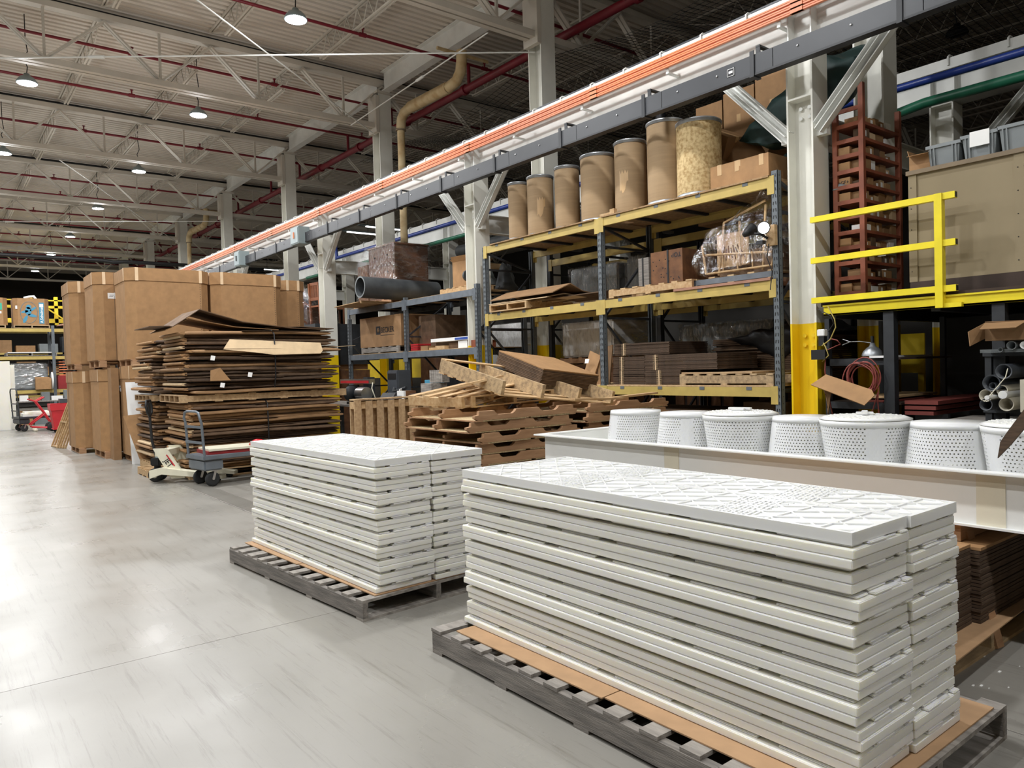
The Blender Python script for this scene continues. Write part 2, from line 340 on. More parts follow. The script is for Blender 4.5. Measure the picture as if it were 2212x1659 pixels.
# ---------------- overhead pipes, rods, lamps ----------------
def pipe_run(name,lab,cat,pts,r,mt,n=10,collars=0,cm=None,group=None,parts=None):
    o=thing(name,lab,cat,pts[0],group=group); q=Vector(pts[0])
    MB().tube([Vector(p)-q for p in pts],r,n).build('pipe_body',mt,o)
    if collars:
        for i in range(len(pts)-1):
            a,b=Vector(pts[i])-q,Vector(pts[i+1])-q; d=(b-a); L=d.length
            kk=int(L/collars)
            for j in range(1,kk+1):
                c=a+d*(j*collars/L-.5*collars/L)
                MB().tube([c-d.normalized()*.05,c+d.normalized()*.05],r*1.35,n).build('coupling',cm or mt,o)
    return o
sprY=[(k,BAYS[k]+dy) for k in range(0,9) for dy in (.75,3.3)]
for i,(k,y) in enumerate(sprY):
    pl='just past the truss ' if i%2==0 else 'midway between trusses '
    o=thing('sprinkler_branch_pipe','dark red sprinkler branch pipe '+pl+BN[k],'pipe',(-2,y,8.38))
    MB().tube([(-10,0,0),(17,0,0)],.032,8).build('pipe_body',M['red_pipe'],o)
    for j in range(6):
        x=-3.5+j*3.05+(.5 if i%2 else 0); mb=MB(); mb.tube([(x-.07,0,0),(x+.07,0,0)],.046,8); mb.tube([(x,0,.03),(x,0,.12)],.018,6); mb.tube([(x,0,.12),(x,0,.135)],.04,8); mb.build('sprinkler_head',M['red_pipe'],o)
for k,yb in enumerate(BAYS): origin(tag(MB().tube([(-14,yb+.14,8.82),(22,yb+.14,8.82)],.04,8).build('roof_stripe',M['black']),'thin dark conduit along the truss top '+BN[k],'stripe'))  # black tube drawing the dark line above each top chord
o=pipe_run('sprinkler_main_pipe','thick dark red sprinkler main running lengthwise behind building columns','pipe',[(9.8,-3,7.86),(9.8,50,7.86)],.085,M['red_pipe'],12,collars=2.6)
mb=MB(); 
for k,y in sprY: MB().tube([(9.8,y,7.9),(9.8,y,8.38)],.04,8).build('riser',M['red_pipe'],o,world=True)
def lag(name,y,lab):
    o=thing(name,lab,'pipe',(8.75,y,0))
    pts=[(0,0,.0),(0,0,7.1),(0,-.04,7.3),(0,-.18,7.42),(0,-.45,7.46),(0,-2.0,7.42),(0,-2.3,7.46),(0,-2.45,7.6),(0,-2.5,7.8),(0,-2.5,8.0)]
    MB().tube(pts[4:6],.125,14).build('insulation',M['lagging'],o)
    MB().tube(pts[5:],.11,14).build('insulation',M['lagging'],o); MB().tube([pts[1],pts[2],pts[3],pts[4]],.11,14).build('elbow',M['lagging'],o)
    MB().tube([pts[0],pts[1]],.085,12).build('pipe_body',M['lagging'],o)
    MB().tube([(-.55,-2.45,7.95),(.7,-2.45,7.95)],.035,8).build('cross_pipe',M['lagging'],o)
    for z in (3.6,5.6,7.05): MB().tube([(0,0,z),(0,0,z+.03)],.12,14).build('clamp',M['tan_trim'],o)
lag('drain_pipe',15.0,'stained beige insulated drain pipe with long elbow near the second building column')
lag('drain_pipe',32.5,'far beige insulated drain pipe beyond the fifth column')
# black pipe crossing the far bays
pipe_run('black_gas_pipe','long black pipe crossing the hall high above the far racks','pipe',[(-8,33,6.2),(5.6,33,6.2),(6.0,33,6.15),(6.4,33,6.2),(12,33,6.2)],.075,M['black'],10)
pipe_run('black_elbow_pipe','short black elbow pipe dipping behind the crane runway','pipe',[(10.2,8.6,5.6),(10.2,8.6,6.15),(10.25,8.5,6.3),(10.4,8.2,6.33),(10.8,7.4,6.33)],.09,M['black'],12)
# tie rods
def rod(a,b,lab,r=.014):
    o=thing('tie_rod',lab,'rod',a); q=Vector(a); d=Vector(b)-q
    MB().tube([(0,0,0),d],r,6).build('rod_body',M['white_steel'],o)
    c=d*.42; MB().tube([c-d.normalized()*.14,c+d.normalized()*.14],r*2.2,6).build('turnbuckle',M['white_steel'],o)
rod((-2.0,18.5,7.36),(8.99,10.5,7.34),'horizontal white tie rod crossing under the near truss')
rod((-1.5,8.0,7.42),(8.95,16.58,7.4),'diagonal white tie rod meeting the second building column')
rod((7.97,10.56,7.46),(8.2,16.4,7.46),'thin diagonal tie rod in front of the beige drain pipe')
rod((-2.0,35.6,7.4),(9.0,29.1,7.4),'horizontal white tie rod in the far bays')
rod((3.0,23,7.4),(8.9,34.8,7.4),'far diagonal white tie rod above the tall cartons')
# high bay lamps
def lamp(x,y,lab,lit=True):
    o=thing('high_bay_lamp',lab,'lamp',(x,y,7.5),group='lit high bay lamps' if lit else 'unlit high bay lamps')
    mb=MB(); mb.lathe([(.0,.2),(.05,.2),(.07,.15),(.12,.13),(.17,.07),(.19,.03),(.19,.012),(0,.012)],n=24); mb.build('housing',M['grey_box'] if lit else M['black'],o)
    mb=MB(); mb.lathe([(0,.008),(.175,.008),(.175,.0115),(0,.0115)],n=24); mb.build('lens',M['lens'] if lit else M['black_pipe'],o)
    MB().tube([(0,0,.2),(.02,.03,.35),(-.03,.02,.5),(.03,0,.65),(0,0,.9),(0,0,1.38)],.01,6).build('cord',M['black'],o)
    return o
LN=['nearest','second','third','fourth','fifth','sixth','farthest']
for i,(x,y) in enumerate(LAMPS): lamp(x,y,(LN[i]+' of the lit high bay lamps in the long row' if i<7 else ('bright high bay lamp at the upper left between trusses' if i==7 else 'high bay lamp cut by the left picture edge')))
for i,(x,y) in enumerate(LAMPS_OFF): lamp(x,y,'lit high bay lamp out of view, number %d from the camera'%(i+1) if 0 else 'lit high bay lamp over the open aisle outside the picture')
lamp(13.9,5.3,'unlit black high bay lamp hanging above the far crane runway',False).location=(15.23,5.77,7.5)
lamp(0,0,'unlit black high bay lamp over the wrapped furniture',False).location=(15.42,23.15,7.5)
# netting below the dark roof bays
mb=MB(); random.seed(3)
x=9.7
def zn(x,y): return 7.35+.12*math.sin(x*1.3+y*.7)+.1*math.cos(y*1.1)
while x<19:
    y=-1.0
    while y<19:
        mb.bar((x,y,zn(x,y)),(x,y+1,zn(x,y+1)),.006,.006); y+=1
    x+=.13
y=-1.0
while y<19:
    x=9.7
    while x<18.7: mb.bar((x,y,zn(x,y)),(x+.9,y,zn(x+.9,y)),.006,.006); x+=.93
    y+=.13
o=tag(origin(mb.build('safety_netting',M['black'],fix=False)),'fine black netting stretched below the dark roof bays','netting',kind='stuff')
# ---------------- crane runway ----------------
CY=[4.32+6.08*k for k in range(-1,6)]
def crane_col(x,y,lab,ztop=4.93,knee=True):
    c=thing('crane_column',lab,'column',(x,y,0),kind='structure')
    mb=MB(); hcol(mb,0,0,.02,ztop,.3,.3,.02); mb.box(-.13,.13,-.13,.13,ztop-.0,ztop+.02); mb.box(-.15,-.0,-.13,.13,4.34,4.36); mb.build('shaft',M['column'],c)
    mb=MB(); mb.box(-.25,.25,-.25,.25,0,.02); mb.build('base_plate',M['yellow_post'],c)
    for z in (1.74,1.84,4.16,4.26):
        for yy in (-.05,.05):
            MB().lathe([(0,0),(.022,0),(.022,.014),(.01,.03),(0,.03)][::-1],(-.012-.03,yy,z),6,'x',False).build('bolt',M['yellow_post'] if z<2 else M['white_steel'],c)
    if knee:
        for sg in (-1,1):
            mb=MB(); a=Vector((-.06,sg*.17,3.98)); b=Vector((-.06,sg*1.02,4.88)); d=(b-a).normalized(); 
            mb.bar(a,b,.012,.14,(0,-d.z*sg,d.y*sg)); mb.bar(a+Vector((-.05,0,0)),b+Vector((-.05,0,0)),.1,.01,(0,-d.z*sg,d.y*sg)); 
            off=Vector((0,-d.z*sg,d.y*sg)).normalized()*.065
            mb.bar(a+off+Vector((-.04,0,0)),b+off+Vector((-.04,0,0)),.09,.01,off); mb.bar(a-off+Vector((-.04,0,0)),b-off+Vector((-.04,0,0)),.09,.01,off); mb.build('knee_brace',M['white_steel'],c)
            mb=MB(); mb.box(-.08,.0,min(sg*.14,sg*.26),max(sg*.14,sg*.26),3.92,4.12); mb.build('gusset',M['white_steel'],c)
    return c
CN=['beside the camera','nearest, right of the drum rack','between drum rack and grey rack','left of the wrapped crate','behind the tall cartons','far down the runway','farthest down the runway']
for k,y in enumerate(CY): crane_col(7.5,y,'white crane column with yellow base '+CN[k])
g=thing('crane_runway_girder','long white crane runway girder above the racks','girder',(7.5,15,4.95),kind='structure')
def wb(*a): return MB().box(*a)
mb=MB(); mb.box(7.36,7.64,-3,35,4.95,4.97); mb.build('bottom_flange',M['white_steel'],g,world=True)
mb=MB(); mb.box(7.49,7.51,-3,35,4.97,5.42); mb.build('web',M['white_steel'],g,world=True)
mb=MB(); mb.box(7.36,7.64,-3,35,5.42,5.44); mb.box(7.36,7.372,-3,35,5.34,5.42); mb.build('top_channel',M['white_steel'],g,world=True)
mb=MB(); mb.box(7.46,7.54,-3,35,5.44,5.455); mb.box(7.485,7.515,-3,35,5.455,5.5); mb.box(7.465,7.535,-3,35,5.5,5.52); mb.build('crane_rail',M['rack_dark'],g,world=True)
for y in CY:
    for dy in (-.13,.13):
        MB().box(7.37,7.49,y+dy-.008,y+dy+.008,4.97,5.42).build('stiffener',M['white_steel'],g,world=True)
y=-2.5; 
while y<33:
    MB().tube([(7.35,y,5.36),(7.345,y,5.45),(7.38,y,5.475),(7.46,y,5.475)],.012,6).build('rail_hook',M['white_steel'],g,world=True); y+=.62
for i,z in enumerate((5.325,5.27,5.215)):
    o=thing('conductor_bar','orange crane conductor bar, %s of three along the runway'%['topmost','middle','lowest'][i],'conductor bar',(7.26,15,z))
    mb=MB(); mb.box(-.018,.018,-18,18,.003,.019); mb.box(-.018,.018,-18,18,-.019,-.003); mb.box(-.012,.012,-18,18,-.003,.003); mb.build('bar_body',M['orange'],o)
    for yy in range(-17,18,3): MB().box(-.026,.022,yy+.2,yy+.34,-.019,.019).build('joint_cover',M['orange'],o)
br=thing('conductor_brackets','white steel arms holding the orange conductor bars','bracket',(7.3,15,5.18))
y=-1.6
while y<33:
    mb=MB(); mb.box(7.28,7.49,y,y+.04,5.13,5.15); mb.box(7.282,7.3,y,y+.04,5.15,5.36); mb.build('bracket_arm',M['white_steel'],br,world=True); y+=1.52
o=thing('bus_duct','long dark grey electrical bus duct hung beneath the girder','bus duct',(7.05,10,4.6))
segs=[(-3,16.5),(16.98,20.6),(21.04,30)]
for a,b in segs:
    y=a
    while y<b-.01:
        e=min(y+1.48,b); MB().box(7.0,7.1,y+.004,e-.004,4.62,4.82).build('duct_section',M['bus'],o,world=True); y=e
mb=MB()
for a,b in segs: mb.box(6.995,7.105,a,b,4.6,4.622)
mb.build('bottom_rail',M['bus_dark'],o,world=True)
y=-1.44
while y<30:
    mb=MB(); mb.box(6.98,7.12,y-.025,y+.025,4.585,4.6); mb.box(6.985,6.998,y-.025,y+.025,4.6,4.86); mb.box(7.102,7.115,y-.025,y+.025,4.6,4.95); mb.box(7.1,7.4,y-.025,y+.025,4.93,4.95); mb.build('hanger_clamp',M['bus_dark'],o,world=True)
    for dy in (.45,1.0): MB().lathe([(0,0),(.013,.0),(.01,.008),(0,.01)],(6.993,y+dy,4.74),8,'x').build('bolt',M['steel'],o,world=True)
    y+=1.52
lab=MB().box(6.996,6.999,4.86,4.96,4.68,4.77).build('warning_sticker',M['ink'],o,world=True)
mb=MB(); mb.box(6.994,6.9965,4.865,4.955,4.762,4.766); mb.box(6.994,6.9965,4.865,4.955,4.684,4.688); mb.box(6.994,6.9965,4.865,4.869,4.684,4.766); mb.box(6.994,6.9965,4.951,4.955,4.684,4.766); mb.box(6.994,6.9965,4.885,4.935,4.715,4.74); mb.build('sticker_print',M['paper'],o,world=True)
for i,(y,s) in enumerate(((16.5,.48),(20.6,.44))):
    o=thing('disconnect_switch','grey electrical switch box on the bus duct, %s'%['the nearer with an orange lever','the farther beside the tall cartons'][i],'switch box',(6.98,y+s/2,4.62))
    MB().box(-.14,.14,-s/2,s/2,-.06,.34).build('enclosure',M['grey_box'],o,bevel=.01)
    MB().box(-.15,-.14,-s/2+.03,s/2-.03,-.03,.31).build('door',M['grey_box'],o)
    MB().box(-.17,-.15,-.02,.02,.08,.22).build('lever',M['orange'] if i==0 else M['black'],o)
# second runway beyond, with its columns
for k,y in enumerate(CY[:6]): crane_col(11.0,y,'white column of the second runway '+BN[k],4.95,k<3)
g=thing('far_runway_girder','second white crane runway girder beyond the first','girder',(11,12,5),kind='structure')
mb=MB(); mb.box(10.86,11.14,-3,34,4.97,4.99); mb.build('bottom_flange',M['white_steel'],g,world=True)
mb=MB(); mb.box(10.99,11.01,-3,34,4.99,5.5); mb.build('web',M['white_steel'],g,world=True)
mb=MB(); mb.box(10.8,11.2,-3,34,5.5,5.52); mb.box(10.8,10.812,-3,34,5.38,5.5); mb.build('top_channel',M['white_steel'],g,world=True)
mb=MB(); mb.box(10.97,11.03,-3,34,5.52,5.58); mb.build('crane_rail',M['rack_dark'],g,world=True)
for y in [a+b for a in CY[:6] for b in (-.15,.15)]: MB().box(10.88,10.99,y-.006,y+.006,4.99,5.5).build('stiffener',M['white_steel'],g,world=True)
y=0
while y<30: MB().tube([(10.79,y,5.42),(10.785,y,5.53),(10.83,y,5.56),(10.95,y,5.56)],.014,6).build('rail_hook',M['white_steel'],g,world=True); y+=.7
# tie beams between crane column, building column and second crane column
for k,y in enumerate(CY[:6]):
    o=thing('cross_tie_beam','white tie beam between crane columns '+BN[k],'beam',(9.1,y,4.0),kind='structure')
    mb=MB(); mb.box(7.65,10.85,y-.07,y+.07,4.2,4.215); mb.box(7.65,10.85,y-.07,y+.07,3.9,3.915); mb.box(7.65,10.85,y-.006,y+.006,3.915,4.2); mb.build('web',M['white_steel'],o,world=True)
pipe_run('blue_pipe','long glossy blue air pipe slung along the far runway','pipe',[(10.2,-1,5.08),(10.2,7.0,5.12),(10.2,30,5.12)],.05,M['blue_pipe'],12)
o=pipe_run('green_pipe','green pipe with an elbow beside the second runway','pipe',[(10.3,-1,4.83),(10.3,4.3,4.86),(10.75,4.95,4.95)],.065,M['green_pipe'],12)
pipe_run('green_pipe','green pipe running behind the white columns toward the far racks','pipe',[(10.55,9,4.6),(10.55,13.4,4.62),(10.2,14.2,4.75),(10.2,24,4.75)],.05,M['green_pipe'],12)
pipe_run('dark_duct_pipe','big dark flanged pipe behind the nearer crane column','pipe',[(10.3,8.4,4.4),(10.3,15.0,4.4)],.16,M['black_pipe'],16,collars=2.2)
pipe_run('dark_duct_pipe','second dark pipe above the flanged one','pipe',[(10.62,7.4,4.62),(10.62,14,4.62)],.13,M['black_pipe'],14)
mb=MB(); mb.tube([(10.1,22.3,4.2),(10.1,22.3,5.5),(10.12,21.9,5.55),(10.15,21.6,5.5),(10.18,21.6,5.12)],.05,8); o=tag(origin(mb.build('blue_valve_loop',M['blue_pipe'])),'blue pipe loop beside the third building column','pipe')
# bright tube light rows far off behind the racks
for i,(x,y,z) in enumerate(((14.2,25.6,7.05),(14.2,27.2,7.1),(14.2,38.5,7.0))):
    o=thing('tube_light','%s bright tube light row glimpsed through the trusses behind the racks'%['nearer','middle','farther'][i],'lamp',(x,y,z))
    for k in range(1): MB().box(-.9,.9,-.06+k*.5,.06+k*.5,-.03,0).build('tube',M['tube'],o); MB().box(-1.22,1.22,-.09+k*.5,.09+k*.5,0,.05).build('housing',M['grey_box'],o); MB().tube([(0,k*.5,.05),(0,k*.5,8.9-z)],.01,5).build('hanger',M['black'],o)
# ---------------- pallet racks ----------------
def rack(lab,xf,depth,ys,levels,bm,pm,top,grp=None,slots=True,decks=(),clips=True,ext=0):
    """xf front plane, posts at ys (between them the bays), levels: list per bay of z tops"""
    o=thing('pallet_rack',lab,'rack',(xf,(ys[0]+ys[-1])/2,0),group=grp)
    xb=xf+depth
    for i,y in enumerate(ys):
        tz=top[i]
        for x,s in ((xf,1),(xb,-1)):
            mb=MB(); mb.box(x,x+s*.006,y-.04,y+.04,0,tz); mb.box(x,x+s*.075,y-.04,y-.034,0,tz); mb.box(x,x+s*.075,y+.034,y+.04,0,tz)
            mb.box(x+s*.069,x+s*.075,y-.04,y-.02,0,tz); mb.box(x+s*.069,x+s*.075,y+.02,y+.04,0,tz); mb.box(x-s*.03,x+s*.1,y-.06,y+.06,0,.012)
            p=mb.build('post',pm,o,world=True)
            if slots and s==1:
                mb=MB(); z=.12
                while z<tz-.06:
                    mb.bar((x-.0015,y-.018,z),(x-.0015,y-.012,z+.035),.002,.009,(0,1,0)); mb.bar((x-.0015,y+.018,z),(x-.0015,y+.012,z+.035),.002,.009,(0,1,0))
                    mb.box(x+.03,x+.038,y-.0415,y-.04,z+.01,z+.022); z+=.075
                b=mb.build('punched_slots',M['black'],o,world=True); b['kind']='stuff'
        z=.25; k=0
        while z<tz-.3:
            mb=MB(); mb.box(xf+.07,xb-.07,y-.015,y+.015,z,z+.03); mb.build('frame_brace',M['rack_dark'],o,world=True)
            mb=MB(); a,b=((xf+.07,y,z+.03),(xb-.07,y,min(z+.95,tz-.1))) if k%2==0 else ((xb-.07,y,z+.03),(xf+.07,y,min(z+.95,tz-.1))); mb.bar(a,b,.03,.03); mb.build('frame_brace',M['rack_dark'],o,world=True)
            z+=.98; k+=1
    for i in range(len(ys)-1):
        ya,yb=ys[i]+.04,ys[i+1]-.04
        for z in levels[i]:
            for x,s in ((xf,1),(xb,-1)):
                mb=MB()
                mb.prism([(x,z-.11),(x+s*.042,z-.11),(x+s*.042,z-.03),(x+s*.042,z-.03),(x+s*.022,z-.03),(x+s*.022,z),(x,z)],ya,yb,'y'); mb.build('beam',bm,o,world=True)
                for yy,t in ((ya,1),(yb,-1)):
                    mb=MB()
                    y1,y2=sorted((yy-t*.012,yy+t*.045)); y3,y4=sorted((yy-t*.04,yy))
                    mb.box(x-s*.006,x-s*.002,min(y1,y3),max(y2,y4)-.0,z-.19,z+.01); mb.box(x,x+s*.04,yy if t>0 else yy-.006,yy+.006 if t>0 else yy,z-.19,z)
                    mb.build('beam_end_plate',bm,o,world=True)
            nb=4
            for j in range(nb):
                yy=ya+(yb-ya)*(j+.5)/nb
                if clips: MB().box(xf-.004,xf+.03,yy-.035,yy+.035,z-.035,z+.003).build('deck_clip',M['rack_grey'],o,world=True)
                MB().box(xf+.024,xb-.024,yy-.025,yy+.025,z-.035,z-.002).build('deck_support',M['rack_dark'],o,world=True)
    return o
def board(name,lab,cat,x0,x1,y0,y1,z0,t,mt,grp=None): return origin(tag(MB().box(x0,x1,y0,y1,z0,z0+t).build(name,mt),lab,cat,grp))
XF=7.3
R1=rack('yellow beamed pallet rack holding the fibre drums',XF,1.07,[4.6,7.28,9.96],[[1.29,2.46,3.58],[1.29,2.46,3.57]],M['rack_yellow'],M['rack_grey'],[3.64,3.57,3.57])
R2=rack('second yellow beamed rack standing behind the drum rack',8.75,1.07,[5.0,7.5,10.0],[[1.29,2.5,3.45],[2.5,3.45]],M['rack_yellow'],M['rack_dark'],[3.6,3.6,3.6],slots=False,clips=False)
R3=rack('grey beamed pallet rack left of the drum rack',XF,1.07,[10.22,12.6,15.05],[[1.93,2.92],[1.93,2.92]],M['beam_blue'],M['rack_grey'],[3.0,2.98,2.72],clips=False)
board('deck_board','osb deck under the three small drums at the far end','board',XF-.03,XF+1.1,7.36,9.75,3.572,.018,M['osb'])
board('deck_board','osb deck under the larger drums and long carton','board',XF-.02,XF+1.1,5.6,7.22,3.582,.018,M['osb'])
board('deck_board','grey edged deck beside the rightmost post of the drum rack','board',XF-.02,XF+1.1,4.66,5.58,3.582,.018,M['osb'])
board('deck_board','reddish plywood deck under the film wrapped furniture','board',XF-.02,XF+1.1,4.66,6.0,2.462,.03,M['pink_plywood'])
board('deck_board','plywood deck under the banded cardboard bundles','board',XF-.0,XF+1.05,4.66,7.2,1.292,.018,M['wood'])
for y0,y1 in ((10.3,12.5),(12.7,15.0)):
    for i,x in enumerate((7.5,7.75,8.0,8.2)): pass
board('deck_board','worn plywood lining the right upper level of the grey rack','board',XF+.04,XF+1.05,10.3,12.52,2.92,.012,M['wood'])
board('deck_board','worn plywood lining the lower level of the grey rack','board',XF+.04,XF+1.05,10.3,14.95,1.93,.012,M['wood'])
board('deck_board','worn plywood under the film wrapped crate','board',XF+.04,XF+1.05,12.68,14.95,2.92,.012,M['wood'])
# ---------------- fibre drums ----------------
def drum(x,y,z,r,h,lab,mt,seam=True):
    o=thing('fibre_drum',lab,'drum',(x,y,z),group='fibre drums on the top rack level')
    MB().lathe([(0,.01),(r-.004,.01),(r,.03),(r,h-.03),(r-.004,h-.01),(0,h-.01)],n=40).build('shell',mt,o)
    MB().lathe([(r-.03,.0),(r+.006,.0),(r+.01,.012),(r+.004,.024),(r+.006,.035),(r+.001,.045),(r,.02)],n=40).build('bottom_rim',M['galv'],o)
    MB().lathe([(r,h-.045),(r+.006,h-.042),(r+.004,h-.03),(r+.012,h-.02),(r+.012,h-.006),(r+.002,h+.004),(r-.02,h+.002),(r-.03,h-.012),(0,h-.012)],n=40).build('lid_ring',M['galv'],o)
    return o
DR=[(7.56,9.33,.165,.92,'narrowest fibre drum at the far left end of the row'),(7.62,8.86,.205,.93,'fibre drum with a pale torn patch, second from the left'),(7.6,8.22,.185,.93,'slim plain fibre drum, third from the left'),(7.62,7.59,.25,.95,'wide fibre drum above the middle rack post'),(7.62,6.97,.215,.99,'pale fibre drum with torn spots, fifth from the left'),(7.6,6.33,.245,1.06,'tall grey-brown fibre drum, sixth from the left'),(7.58,5.8,.27,.93,'mottled yellow fibre drum, rightmost of the row')]
for i,(x,y,r,h,l) in enumerate(DR):
    o=drum(x,y,3.592+(.012 if i==5 else 0),r,h,l,M['drum_old'] if i==6 else M['drum'])
    if i in (1,4):
        # torn lighter patch on the shell
        mb=MB(); vs=[];a0=math.radians(215 if i==1 else 180); ZZ=[.28,.32,.62,.6] 
        for k in range(7):
            a=a0+k*.1; vs+=[((r+.002)*math.cos(a),(r+.002)*math.sin(a),.3+.03*math.sin(k*2)-(.0 if k<5 else -.15)),((r+.002)*math.cos(a),(r+.002)*math.sin(a),.56+.03*math.cos(k*3))]
        mb.add(vs,[(2*k,2*k+2,2*k+3,2*k+1) for k in range(6)]); mb.build('torn_patch',M['tape'],o)
board('wood_block','small wood block lying flat between drums','block',7.32,7.4,7.08,7.28,3.602,.035,M['wood'])
board('wood_block','small wood block standing on the rack edge beside the fourth drum','block',7.31,7.37,7.0,7.08,3.602,.07,M['wood'])
# ---------------- cartons ----------------
def carton(name,lab,x,y,z,w,d,h,rz=0,mt='card',grp=None,tape='x',sticker=None,flaps=None,rot=None,cat='box'):
    """closed corrugated box; origin at base centre"""
    o=thing(name,lab,cat,(x,y,z),rz,grp)
    if rot: o.rotation_euler=rot
    MB().box(-w/2,w/2,-d/2,d/2,0,h-.003).build('carton_body',M[mt],o)
    if flaps=='open':
        o.children[0].name='x'
        mb=MB()
    g=.002
    mb=MB()
    if tape in('x','both'): mb.box(-w/2,w/2,-d/2,-g,h-.003,h); mb.box(-w/2,w/2,g,d/2,h-.003,h)
    else: mb.box(-w/2,-g,-d/2,d/2,h-.003,h); mb.box(g,w/2,-d/2,d/2,h-.003,h)
    mb.build('top_flap',M[mt],o)
    tw=min(.028,d*.12)
    if tape=='x': mb=MB(); mb.box(-w/2-.0015,w/2+.0015,-tw,tw,h,h+.0012); mb.box(-w/2-.0015,-w/2,-tw,tw,h-.07,h); mb.box(w/2,w/2+.0015,-tw,tw,h-.07,h); mb.build('tape_strip',M['tape'],o)
    elif tape=='y': mb=MB(); mb.box(-tw,tw,-d/2-.0015,d/2+.0015,h,h+.0012); mb.box(-tw,tw,-d/2-.0015,-d/2,h-.07,h); mb.box(-tw,tw,d/2,d/2+.0015,h-.07,h); mb.build('tape_strip',M['tape'],o)
    if sticker:
        for (f,a,b,sw,sh) in sticker:
            mb=MB()
            if f=='-x': mb.box(-w/2-.002,-w/2,a-sw/2,a+sw/2,b-sh/2,b+sh/2)
            else: mb.box(a-sw/2,a+sw/2,-d/2-.002,-d/2,b-sh/2,b+sh/2)
            mb.build('paper_label',M['paper'],o)
    return o
def openbox(lab,x,y,z,w,d,h,rz=0,mt='card',fl=((1,.3),(1,.3),(1,.3),(1,.3)),t=.006,cat='box',rot=None,name='open_carton',grp=None):
    """open-topped box with four flaps; fl=(length factor, angle) for -y,+x,+y,-x"""
    o=thing(name,lab,cat,(x,y,z),rz,grp)
    if rot: o.rotation_euler=rot
    mb=MB(); mb.box(-w/2,w/2,-d/2,d/2,0,t); mb.box(-w/2,w/2,-d/2,-d/2+t,t,h); mb.box(-w/2,w/2,d/2-t,d/2,t,h); mb.box(-w/2,-w/2+t,-d/2+t,d/2-t,t,h); mb.box(w/2-t,w/2,-d/2+t,d/2-t,t,h); mb.build('carton_body',M[mt],o)
    for k,(L,a) in enumerate(fl):
        if L<=0: continue
        wd=(w,d,w,d)[k]/2; dd=(d,w,d,w)[k]/2; ca,sa=math.cos(a),math.sin(a)
        R=Matrix.Rotation(math.pi/2*k,4,'Z'); mb=MB(); mb.M=R
        mb.slab([(-wd,-dd,h),(wd,-dd,h),(wd-.02,-dd-L*ca,h+L*sa),(-wd+.02,-dd-L*ca,h+L*sa)],.005); mb.build('flap',M[mt],o)
    return o
carton('long_carton','long taped carton at the rack corner beside the mottled drum','box'and 7.75,5.15,3.6,.6,.78,.3,0,'card',tape='x',sticker=[('-y',.22,.2,.06,.06)])
o=COL.objects[-1]
mb=MB()
# tape tabs on the long carton's aisle face
lc=[q for q in COL.objects if q.name=='long_carton'][0]
for yy in (-.3,.02,.26): mb.box(-.3025,-.3,yy-.03,yy+.03,.18,.303)
mb.build('tape_tab',M['tape'],lc)
# cartons stacked on the second rack, behind the drums
for i,(y,z,w_,d_,h_,l) in enumerate([(6.34,3.47,.7,.43,1.62,'tall plain carton behind the mottled drum, left of the printed one'),(5.87,3.47,.7,.47,1.68,'tall carton face with printed company name behind the green tarpaulin'),(5.38,3.47,.7,.47,1.75,'tall carton right of the printed one, beside the white column')][:3]):
    o=carton('storage_carton',l,8.87,y,z,w_,d_,h_,0,'card',tape='y')
    mb=MB(); mb.box(-w_/2-.002,-w_/2,-.03,.03,.1,.22); mb.box(-w_/2-.002,-w_/2,-.03,.03,h_*.75,h_*.75+.1); mb.build('tape_tab',M['tape'],o)
    if i==1: text('lettering','AMERICAN, INC',.05,M['ink'],o,(-w_/2-.003,0,h_*.62),(math.pi/2,0,-math.pi/2))
carton('tilted_carton','tilted carton with two shipping labels behind the mottled drum',8.15,6.0,4.05,.35,.45,.5,rot=(.5,-.15,-.1),mt='card2',sticker=[('-x',.0,.34,.17,.13),('-x',.0,.14,.17,.11)],tape='y')
carton('tilted_carton','carton leaning with dark tape behind the tall drum',8.1,6.6,4.18,.4,.55,.42,rot=(-.35,0,.1),mt='card2',tape='y')
carton('tilted_carton','small carton peeking over the fourth drum',8.15,7.35,3.59,.35,.4,1.03,rot=(0,0,.1),mt='card2')
carton('storage_carton','carton stacked under the tilted cartons behind the drums',8.15,6.3,3.6,.5,1.2,.5,mt='card2')
mb=MB(); mb.M=Matrix.Translation((8.1,5.55,4.05))@Euler((.25,0,.5)).to_matrix().to_4x4(); mb.lathe([(0,-.0),(.3,0),(.3,.03),(0,.03)],n=28,axis='x'); tag(origin(mb.build('cardboard_disc',M['card2'])),'round cardboard disc leaning behind the mottled drum','disc')
# green tarpaulin bundle
def lump(name,lab,cat,pts,mt,seed=1,sub=2,amp=.06,parent=None):
    b=bmesh.new(); 
    for p in pts: b.verts.new(p)
    bmesh.ops.convex_hull(b,input=b.verts); 
    bad=[v for v in b.verts if not v.link_faces]; bmesh.ops.delete(b,geom=bad,context='VERTS')
    bmesh.ops.triangulate(b,faces=b.faces)
    bmesh.ops.subdivide_edges(b,edges=b.edges,cuts=3,use_grid_fill=True); bmesh.ops.smooth_vert(b,verts=b.verts,factor=.5); bmesh.ops.subdivide_edges(b,edges=b.edges,cuts=1,use_grid_fill=True)
    rnd=random.Random(seed); ph=[rnd.uniform(0,6) for _ in range(6)]
    for v in b.verts:
        c=v.co; f=math.sin(c.x*11+ph[0]+c.z*7)+math.sin(c.y*13+ph[1]-c.z*9)+.7*math.sin(c.z*21+c.y*17+ph[2])
        v.co=c+v.normal*f*amp*.4
    me=bpy.data.meshes.new(name); b.to_mesh(me); b.free(); me.materials.append(mt); me.polygons.foreach_set('use_smooth',[True]*len(me.polygons))
    o=bpy.data.objects.new(name,me); COL.objects.link(o)
    if parent is not None: o.parent=parent
    else: tag(origin(o),lab,cat)
    return o
